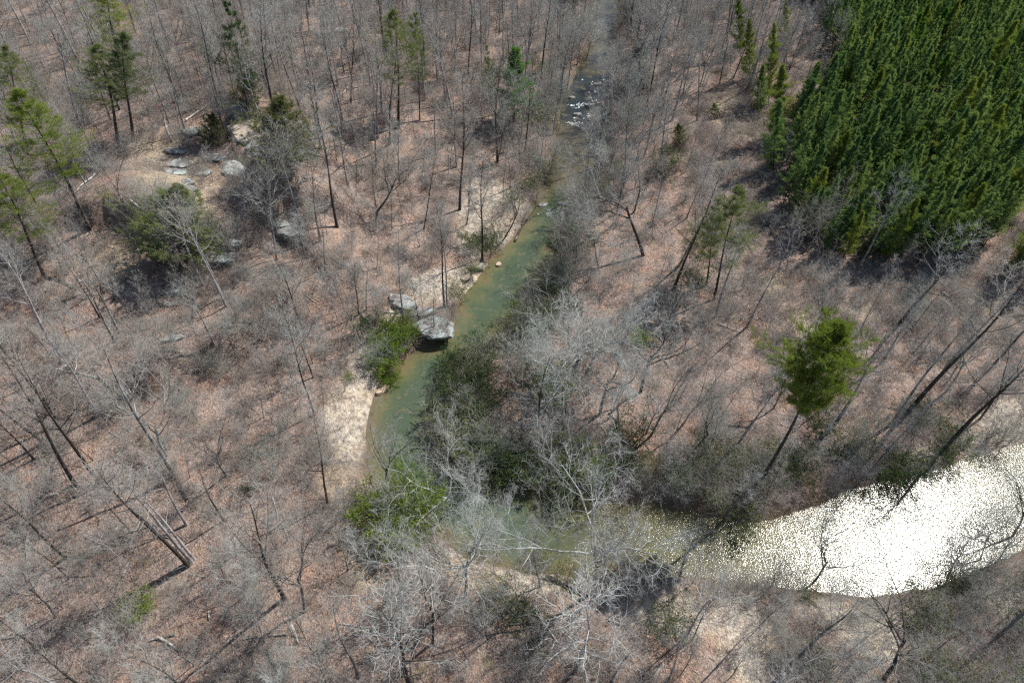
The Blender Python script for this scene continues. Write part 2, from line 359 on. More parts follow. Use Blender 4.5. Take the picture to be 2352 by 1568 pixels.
prop(link('ground', me, M_ground), kind='structure')

# water surface
NC = 16
cols = np.linspace(-0.12, 1.12, NC)[None, :, None]
WV = Ls[:, None, :] * (1 - cols) + Rs[:, None, :] * cols
wz_ = zwater(WV[..., 1]) - 0.02
I = np.arange(NS * NC).reshape(NS, NC)
me = mk_mesh('water', np.concatenate([WV, wz_[..., None]], -1), np.stack([I[:-1, :-1], I[:-1, 1:], I[1:, 1:], I[1:, :-1]], -1).reshape(-1, 4), smooth=True)
dep = -wsd(WV[..., 0], WV[..., 1]).ravel()
a = me.attributes.new('depth', 'FLOAT', 'POINT'); a.data.foreach_set('value', dep.astype(np.float32))
ripp = sstep(-40, 10, WV[..., 0] * 0 + (WV[..., 0] - flat(1150, 1180)[0])).ravel()
ripp = sstep(0.0, 12.0, (WV[..., 0].ravel() - flat(1150, 1180)[0])) * (WV[..., 1].ravel() < flat(1150, 1000)[1] + 25)
a = me.attributes.new('ripple', 'FLOAT', 'POINT'); a.data.foreach_set('value', ripp.astype(np.float32))
shal = sstep(flat(1290,470)[1]-1, flat(1300,440)[1]+3, WV[..., 1]).ravel()
a = me.attributes.new('shallow', 'FLOAT', 'POINT'); a.data.foreach_set('value', shal.astype(np.float32))
rap = (sstep(flat(1340,292)[1], flat(1340,280)[1], WV[..., 1]) * (1 - sstep(flat(1340,190)[1], flat(1340,170)[1], WV[..., 1]))).ravel()
a = me.attributes.new('rapid', 'FLOAT', 'POINT'); a.data.foreach_set('value', rap.astype(np.float32))
m, t, b = mat('creek_water', 0.12, 0.5); b.inputs['IOR'].default_value = 1.33
tc = N(t, 'ShaderNodeTexCoord')
dn = mth(t, 'ADD', attr('depth'), mth(t, 'MULTIPLY', mth(t, 'SUBTRACT', nz(0.45, 5.0, 0.7), 0.5), 7.0))
murk = ramp(t, mth(t, 'MULTIPLY', dn, 0.33), [(0.02, (0.125, 0.098, 0.05)), (0.3, (0.105, 0.1, 0.048)), (0.6, (0.072, 0.086, 0.042)), (0.95, (0.055, 0.075, 0.044))])
brn = mixc(t, mth(t, 'MULTIPLY', attr('ripple'), 0.7), murk, (0.1, 0.085, 0.038)); brn = mixc(t, attr('shallow'), brn, (0.075, 0.062, 0.035)); brn = mixc(t, attr('rapid'), brn, (0.025, 0.03, 0.028))
bed = nz(0.9, 4.0, 0.65); bed2 = nz(0.62, 3.0, 0.6)
brn = mixc(t, mth(t, 'MULTIPLY', ramp(t, bed, [(0.56, (0, 0, 0)), (0.64, (1, 1, 1))]), 0.6), brn, (0.14, 0.115, 0.06))
brn = mixc(t, mth(t, 'MULTIPLY', ramp(t, bed2, [(0.3, (1, 1, 1)), (0.4, (0, 0, 0))]), 0.6), brn, (0.03, 0.042, 0.032))
t.links.new(brn, b.inputs['Base Color'])
r1 = nz(4.0, 2.0, 0.5); r2 = nz(9.0, 1.0, 0.5)
hgt = mth(t, 'ADD', mth(t, 'ADD', r1, mth(t, 'MULTIPLY', r2, 0.3)), mth(t, 'MULTIPLY', mth(t, 'POWER', r2, 5.0), 3.6))
bp = N(t, 'ShaderNodeBump', Distance=0.0125)
st = mth(t, 'ADD', mth(t, 'MULTIPLY', attr('ripple'), 0.85), 0.15)
t.links.new(st, bp.inputs['Strength']); t.links.new(hgt, bp.inputs['Height']); t.links.new(bp.outputs[0], b.inputs['Normal'])
M_water = m
prop(link('water', me, M_water), kind='structure')
# ------------------------------------------------------------------ plant growing (vectorised: many branches at once)
def nrmz(v): return v / (np.linalg.norm(v, axis=-1, keepdims=True) + 1e-9)
def grow(r, P, R, k, t0, t1, ang, asd, Lf, n, wig, up, rr, rmin=0.0, lensd=0.2, taper=0.85, planar=0.0):
    m, Np, _ = P.shape
    t = t0 + (t1 - t0) * (np.arange(k)[None] + r.rand(m, k)) / k
    u = t * (Np - 1); i = np.clip(u.astype(int), 0, Np - 2); f = (u - i)[..., None]; mi = np.arange(m)[:, None]
    a, b_ = P[mi, i], P[mi, i + 1]; p0 = a * (1 - f) + b_ * f; T = nrmz(b_ - a)
    r0 = R[mi, i] * (1 - f[..., 0]) + R[mi, i + 1] * f[..., 0]
    plen = np.linalg.norm(np.diff(P, axis=1), axis=2).sum(1)[:, None]
    ref = np.where(np.abs(T[..., 2:3]) > 0.9, np.array([1.0, 0, 0]), np.array([0, 0, 1.0]))
    U = nrmz(np.cross(T, ref)); Vv = np.cross(T, U)
    ph = np.arange(k)[None] * 2.399 + r.rand(m, 1) * 6.28 + r.randn(m, k) * 0.4
    if planar: ph = np.where(np.arange(k)[None] % 2 == 0, 0.0, np.pi) + r.randn(m, k) * (1 - planar) * 1.6
    an = np.radians(ang + asd * r.randn(m, k))
    d = nrmz(np.cos(an)[..., None] * T + np.sin(an)[..., None] * (np.cos(ph)[..., None] * U + np.sin(ph)[..., None] * Vv))
    L = plen * Lf(t) * (1 + lensd * r.randn(m, k)).clip(0.3, 2)
    d = d.reshape(-1, 3); L = L.reshape(-1); p = p0.reshape(-1, 3); r0 = np.maximum(r0.reshape(-1) * rr, rmin)
    out = [p]
    for s in range(n - 1):
        d = nrmz(d + wig * r.randn(*d.shape) + np.array([0, 0, up])); p = p + d * (L / (n - 1))[:, None]; out.append(p)
    Pn = np.stack(out, 1); Rn = r0[:, None] * (1 - taper * np.linspace(0, 1, n)[None]); return Pn, np.maximum(Rn, 0.0012)
def tubes(G, P, R, sides):
    m, n, _ = P.shape
    T = np.empty_like(P); T[:, 1:-1] = P[:, 2:] - P[:, :-2]; T[:, 0] = P[:, 1] - P[:, 0]; T[:, -1] = P[:, -1] - P[:, -2]; T = nrmz(T)
    D = nrmz(P[:, -1] - P[:, 0]); ref = np.where(np.abs(D[:, 2:3]) > 0.8, np.array([1.0, 0.13, 0]), np.array([0.1, 0, 1.0]))[:, None]
    U = nrmz(np.cross(T, np.broadcast_to(ref, T.shape))); Vv = np.cross(T, U)
    a = np.arange(sides) * 2 * np.pi / sides
    V = P[:, :, None] + R[..., None, None] * (np.cos(a)[None, None, :, None] * U[:, :, None] + np.sin(a)[None, None, :, None] * Vv[:, :, None])
    I = np.arange(m * n * sides).reshape(m, n, sides); J = np.roll(I, -1, 2)
    G.add(V, Q=np.stack([I[:, :-1], J[:, :-1], J[:, 1:], I[:, 1:]], -1).reshape(-1, 4))
def blades(G, r, C, D, per, length, width, spread, diamond=False, lsd=0.25):
    """small leaves or needles fanned about the direction D at the centres C"""
    n = len(C); C = np.repeat(C, per, 0); D = np.repeat(D, per, 0)
    d = nrmz(D + spread * r.randn(n * per, 3)); s = nrmz(np.cross(d, r.randn(n * per, 3)))
    L = (length * (1 + lsd * r.randn(n * per)).clip(0.4, 1.8))[:, None]; C = C + 0.25 * length * r.randn(n * per, 3)
    if diamond:
        V = np.stack([C, C + d * L * 0.5 + s * width / 2, C + d * L, C + d * L * 0.5 - s * width / 2], 1)
        I = np.arange(len(C) * 4).reshape(-1, 4); G.add(V, Q=I)
    else:
        V = np.stack([C - s * width / 2, C + s * width / 2, C + d * L], 1); G.add(V, T=np.arange(len(C) * 3).reshape(-1, 3))
def trunk_path(r, H, r0, n=12, wob=0.02, lean=0.0, tp=0.9, start=(0, 0), az=None, z0=-0.5):
    z = np.linspace(0, 1, n); ph = r.rand(2) * 6.28
    az = r.rand() * 6.28 if az is None else az
    x = wob * H * (np.sin(z * 5 + ph[0]) - np.sin(ph[0])) * z + lean * H * z * z * math.cos(az) + start[0]
    y = wob * H * (np.sin(z * 6 + ph[1]) - np.sin(ph[1])) * z + lean * H * z * z * math.sin(az) + start[1]
    R = r0 * (1 - tp * z ** 0.9); R[0] = r0 * 1.25
    return np.stack([x, y, z * (H - z0) + z0], -1)[None], R[None]

PROTO = {}
def hardwood(kind, seed, H, r0, c0, nl, limbL, ang, up, wig, mb, mt, k2=7, k3=7, k4=5, forks=0, rtw=0.006, wob=0.02, low=0.45, stems=1):
    r = np.random.RandomState(seed); GT = Geo(); GC = Geo(); LP = []; LR = []
    tops = []
    for s in range(stems):
        a = s * 2.4 + seed; st = (0.35 * math.cos(a) * (stems > 1), 0.35 * math.sin(a) * (stems > 1))
        Hs = H * (1 - 0.12 * s); P, R = trunk_path(r, Hs if not forks else H * c0 * 1.25, r0 * (1 if s == 0 else 0.8), wob=wob, lean=(0.07 if stems > 1 else 0.015), az=a, start=st, tp=0.93 if not forks else 0.45)
        tubes(GT, P, R, 7)
        if forks:
            fl = H * (1 - c0 * 1.15)
            P1, R1 = grow(r, P, R, forks, 0.72, 1.0, ang, 10, lambda t: fl / (H * c0 * 1.25 + .5) * 1.25, 9, wig, up, 0.75, lensd=0.2)
            tubes(GT, P1, R1, 6)
            P2, R2 = grow(r, P1, R1, nl, 0.18, 0.95, 42, 12, lambda t: 0.62 - 0.3 * t, 7, wig * 1.1, up, 0.62); tubes(GT, P2, R2, 5)
            LP += [P1, P2]; tops += [(P2, R2), (P1, R1)]
        else:
            P1, R1 = grow(r, P, R, nl, c0, 0.985, ang, 10, lambda t: limbL * (1.05 - 0.75 * ((t - c0) / (1 - c0)) ** 1.3), 8, wig, up, 0.5, rmin=0.02)
            tubes(GT, P1, R1, 5)
            if low: # a few dead low branches
                Pd, Rd = grow(r, P, R, 5, 0.15, c0, 75, 10, lambda t: limbL * 0.3, 4, 0.12, 0.0, 0.25, rmin=0.015); tubes(GT, Pd, Rd, 4)
            tops += [(P1, R1)]; LP += [P1]
    for j, (P1, R1) in enumerate(tops):
        P3, R3 = grow(r, P1, R1, k2, 0.2, 1.0, 40, 12, lambda t: 0.5 - 0.25 * t, 5, wig * 1.2, up * 0.8, 0.62, rmin=rtw * 3); tubes(GC, P3, R3, 4 if j == 0 else 3)
        P4, R4 = grow(r, P3, R3, k3, 0.15, 1.0, 40, 14, lambda t: 0.55 - 0.2 * t, 4, wig * 1.4, up, 0.6, rmin=rtw * 1.6, taper=0.6); tubes(GC, P4, R4, 3)
        P5, R5 = grow(r, P4, R4, k4, 0.2, 1.0, 38, 14, lambda t: 0.6, 3, wig * 1.4, up, 0.7, rmin=rtw, taper=0.5); tubes(GC, P5, R5, 3)
    # bring the whole tree to its height H and keep the crown within a believable width
    A = np.concatenate(GT.V + GC.V); zm = np.percentile(A[:, 2], 99.8); cx, cy_ = A[:, 0].mean(), A[:, 1].mean(); rad = np.percentile(np.hypot(A[:, 0] - cx, A[:, 1] - cy_), 97)
    mx = H * (0.5 if kind in ('spreading', 'gnarled') else 0.3); f = H / zm; fx = min(f, mx / rad)
    for G in (GT, GC):
        for v in G.V: v[..., 2] *= f; v[..., :2] *= fx
    PROTO.setdefault(kind, []).append(dict(H=H, parts=[('trunk', GT.mesh(kind + '_trunk', True), mb), ('crown', GC.mesh(kind + '_crown'), mt)]))
for i in range(5):   # tall forest trees, narrow high crowns
    hardwood('forest', 100 + i, 20, 0.22 + 0.03 * (i % 3), 0.42 + 0.05 * (i % 3), 15, 0.26, 46, 0.07, 0.09, [M_bark_dark, M_bark, M_bark_birch, M_bark_dark, M_bark][i], [M_twig, M_twig_green, M_twig, M_twig_pale, M_twig][i], k2=6, k3=5, k4=3, rtw=0.0055)
for i in range(3):   # straight poles with a small crown
    hardwood('pole', 140 + i, 19, 0.16, 0.58, 12, 0.2, 40, 0.1, 0.08, M_bark_birch if i else M_bark_dark, M_twig, k2=5, k3=5, k4=4, wob=0.012, rtw=0.005)
for i in range(3):   # forked, broad
    hardwood('forked', 160 + i, 18, 0.27, 0.36, 8, 0.3, 30, 0.10, 0.12, M_bark, M_twig, k2=4, k3=6, k4=4, forks=4 + i % 2, wob=0.03)
for i in range(3):   # pale gnarled spreading crowns
    hardwood('spreading', 180 + i, 16, 0.27, 0.4, 9, 0.3, 58, 0.03, 0.2, M_bark_pale, M_twig_pale, k2=5, k3=6, k4=3, forks=6, rtw=0.008, wob=0.025)
for i in range(2):   # dark trunk with twisted limbs
    hardwood('gnarled', 200 + i, 16, 0.3, 0.45, 7, 0.3, 48, 0.05, 0.22, M_bark_dark, M_twig_green, k2=4, k3=5, k4=4, forks=4, wob=0.025)
for i in range(5):   # slim young trees
    hardwood('slim', 220 + i, 10, 0.07, 0.3, 14, 0.24, 42, 0.09, 0.1, [M_bark_birch, M_bark_dark, M_bark, M_bark_dark, M_bark_birch][i], [M_twig_pale, M_twig, M_twig_brown, M_twig_green, M_twig][i], k2=6, k3=5, k4=0 or 3, rtw=0.0055, low=0)
for i in range(2):
    hardwood('redbud', 240 + i, 9, 0.07, 0.3, 12, 0.24, 42, 0.09, 0.1, M_bark, M_twig_red, k2=6, k3=5, k4=4, rtw=0.008, low=0)

def shrub(kind, seed, H, ns, mt, k=(8, 6, 4), spreadr=0.35, lean=0.5, leaf=None, rt=0.006, leafn=4, leafL=0.13, leafW=0.06):
    r = np.random.RandomState(seed); G = Geo(); a = np.arange(ns) * 2.399 + r.rand(ns); ln = lean * np.sqrt(r.rand(ns)) * (0.9 + 0.2 * r.rand(ns))
    n = 7; P = np.zeros((ns, n, 3)); hh = H * (0.6 + 0.4 * r.rand(ns)) * np.cos(ln * 0.8)
    for j in range(n):
        s = j / (n - 1); out = spreadr * 0.3 * (0.4 + np.random.RandomState(seed + 1).rand(ns)) + H * np.sin(ln) * s ** 1.2
        P[:, j, 0] = np.cos(a) * out; P[:, j, 1] = np.sin(a) * out; P[:, j, 2] = -0.2 + (hh + 0.2) * s ** 0.9
    P[:, 1:] += r.randn(ns, n - 1, 3) * 0.03 * H
    R = (0.012 + 0.012 * r.rand(ns))[:, None] * H / 2.5 * (1 - 0.8 * np.linspace(0, 1, n))[None]
    tubes(G, P, R, 4)
    P2, R2 = grow(r, P, R, k[0], 0.2, 1.0, 38, 14, lambda t: 0.42 - 0.15 * t, 4, 0.15, 0.05, 0.6, rmin=rt * 1.4); tubes(G, P2, R2, 3)
    P3, R3 = grow(r, P2, R2, k[1], 0.2, 1.0, 40, 14, lambda t: 0.5, 3, 0.15, 0.05, 0.7, rmin=rt, taper=0.5); tubes(G, P3, R3, 3)
    parts = []
    if leaf is None:
        if k[2]:
            P4, R4 = grow(r, P3, R3, k[2], 0.3, 1.0, 40, 14, lambda t: 0.6, 2, 0.15, 0.03, 0.8, rmin=rt * 0.8, taper=0.5); tubes(G, P4, R4, 3)
        parts = [(None, G.mesh(kind), mt)]
    else:
        GL = Geo(); C = np.concatenate([P3[:, -1], P3[:, 1], P2[:, -1]]); D = np.concatenate([nrmz(P3[:, -1] - P3[:, 0]), nrmz(P3[:, 1] - P3[:, 0]), nrmz(P2[:, -1] - P2[:, 0])])
        blades(GL, r, C, nrmz(D + [0, 0, .3]), leafn, leafL, leafW, 0.8, diamond=True)
        parts = [('stems', G.mesh(kind + '_stems'), mt), ('foliage', GL.mesh(kind + '_foliage'), leaf)]
    PROTO.setdefault(kind, []).append(dict(H=H, parts=parts))
for i in range(4): shrub('brush', 300 + i, 2.6, 6 + 2 * i, [M_twig, M_twig_brown, M_twig, M_twig_green][i], k=(6, 4, 2), lean=0.6, spreadr=0.8)
for i in range(3): shrub('lowbrush', 320 + i, 1.1, 12, [M_twig_brown, M_twig_brown, M_twig][i], k=(5, 4, 2), lean=0.9)
for i in range(2): shrub('thicket', 340 + i, 4.2, 16, M_twig_green if i else M_twig, k=(7, 5, 2), lean=0.6, spreadr=1.0)
for i in range(3): shrub('evergreen', 360 + i, 2.8, 11, M_bark_dark, k=(7, 5, 0), lean=0.75, leaf=M_leaf, spreadr=0.9)
for i in range(2): shrub('bright', 380 + i, 2.8, 16, M_bark_dark, k=(8, 6, 0), lean=0.7, leaf=M_leaf_b)
for i in range(2): shrub('olive', 390 + i, 2.4, 12, M_twig_green, k=(7, 5, 0), lean=0.7, leaf=M_leaf_o, leafn=2)

def conifer(kind, seed, H, r0, c0, nb, bl, k2, per, nl, nw, mb, mn, shape=1.0, ang=65, up=0.08, tn=4, spread=0.55, side=3, clear=0.25, drop=0.0):
    r = np.random.RandomState(seed); GT = Geo(); GN = Geo()
    P, R = trunk_path(r, H, r0, wob=0.012, tp=0.95); tubes(GT, P, R, 6)
    prof = lambda t: bl * (0.75 + 0.5 * r.rand(*t.shape)) * np.clip((1 - ((t - c0) / (1 - c0)) ** shape), 0.06, 1) * np.clip(0.55 + (t - c0) / (1 - c0) * 2.2, 0, 1)
    P1, R1 = grow(r, P, R, nb, c0, 0.99, ang, 9, prof, 6, 0.07, up, 0.32, rmin=0.012, lensd=0.3)
    if drop:
        keep = r.rand(len(P1)) > drop; P1, R1 = P1[keep], R1[keep]
    tubes(GT, P1, R1, side)
    P2, R2 = grow(r, P1, R1, k2, clear, 1.0, 45, 12, lambda t: 0.42 - 0.2 * t, 4, 0.12, up, 0.5, rmin=0.006, planar=0.6); tubes(GT, P2, R2, 3)
    t = np.linspace(0.35, 1.0, tn); u = t * 3; i = np.clip(u.astype(int), 0, 2); f = (u - i)[None, :, None]
    C = P2[:, i] * (1 - f) + P2[:, i + 1] * f; D = nrmz(P2[:, i + 1] - P2[:, i])
    C2 = P1[:, -3:]; D2 = nrmz(P1[:, -3:] - P1[:, -4:-1])
    C = np.concatenate([C.reshape(-1, 3), C2.reshape(-1, 3), P[0, -3:]]); D = np.concatenate([D.reshape(-1, 3), D2.reshape(-1, 3), np.tile([0, 0, 1.0], (3, 1))])
    blades(GN, r, C, nrmz(D + [0, 0, 0.25]), per, nl, nw, spread)
    PROTO.setdefault(kind, []).append(dict(H=H, parts=[('trunk', GT.mesh(kind + '_trunk'), mb), ('crown', GN.mesh(kind + '_crown'), mn)]))
for i in range(5): conifer('plantation', 400 + i, 11, 0.09, 0.2, 95, 0.125, 4, 8, 0.2, 0.04, M_bark_dark, M_needle, shape=1.6, tn=4, up=0.07, drop=0.15, spread=0.9)
conifer('bigpine', 420, 24, 0.24, 0.6, 120, 0.125, 9, 9, 0.34, 0.045, M_bark_dark, M_needle_y, shape=2.4, ang=66, tn=5, up=0.08, drop=0.1)
for i in (1, 2): conifer('bigpine', 420 + i, 24, 0.24, 0.42, 100, 0.16, 7, 6, 0.34, 0.038, M_bark_dark, M_needle_y, shape=1.9, ang=72, tn=5, up=0.06, drop=0.22)
for i in range(2): conifer('thinpine', 430 + i, 20, 0.16, 0.35, 60, 0.17, 7, 9, 0.32, 0.035, M_bark_dark, M_needle_g, shape=1.5, ang=72, tn=4, drop=0.15)
for i in range(2): conifer('edgepine', 440 + i, 11, 0.1, 0.12, 75, 0.2, 7, 9, 0.28, 0.045, M_bark_dark, M_needle_y if i == 0 else M_needle, shape=1.1, tn=3)
for i in range(2): conifer('cedar', 450 + i, 7, 0.1, 0.06, 90, 0.34, 8, 9, 0.15, 0.035, M_bark, M_cedar if i == 0 else M_needle_g, shape=1.5, ang=60, tn=4, clear=0.15)

# ------------------------------------------------------------------ placing
def place(kind, var, p, H, name, label, cat, group=None, yaw=None, top=None, fat=1.0, mats=None):
    pr = PROTO[kind][var % len(PROTO[kind])]
    s = H / pr['H']
    single = pr['parts'][0][0] is None
    root = bpy.data.objects.new(name, pr['parts'][0][1] if single else None); COL.objects.link(root)
    if single and len(root.data.materials) == 0: root.data.materials.append(pr['parts'][0][2])
    if not single:
        root.empty_display_size = 0.3
        for nm, me_, mt_ in pr['parts']:
            o = link(nm, me_, mt_, root)
            if 'obj' not in pr: pr.setdefault('objs', []).append(o)
            if mats and nm in mats: 
                o.material_slots[0].link = 'OBJECT'; o.material_slots[0].material = mats[nm]
        pr['obj'] = True
    elif 'obj' not in pr: pr['objs'] = [root]; pr['obj'] = True
    q = Quaternion((0, 0, 1), rs.rand() * 6.283 if yaw is None else yaw)
    if top is not None:
        dv = Vector(top) - Vector(p); s = dv.length / pr['H']; q = Vector((0, 0, 1)).rotation_difference(dv.normalized()) @ q
    root.rotation_mode = 'QUATERNION'; root.rotation_quaternion = q
    root.location = p; root.scale = (s * fat, s * fat, s)
    prop(root, label, cat, group); return root
def top_of(base, tx, ty):
    """the point on the sight line through (tx,ty) nearest the vertical over the base"""
    d = ray(tx, ty); o = np.array([0, 0, CAM_H]); b = np.array(base)
    # minimise |o+k d - (b + h z)|
    A = np.array([[d @ d, -d[2]], [-d[2], 1.0]]); rhs = np.array([d @ (b - o), -(b - o)[2]])
    k, h = np.linalg.solve(A, rhs); return o + k * d
LM = []   # landmarks for the labels of the ordinary trees: (phrase, px, py)
def hand(kind, var, bx, by, tx, ty, name, label, cat, group=None, lm=None, fat=1.0, mats=None):
    b_ = at(bx, by); T = top_of(b_, tx, ty)
    o = place(kind, var, b_, 1, name, label, cat, group, top=T, fat=fat, mats=mats)
    if lm: LM.append((lm, bx, by))
    HB.append((b_[0], b_[1])); return o
HB = []
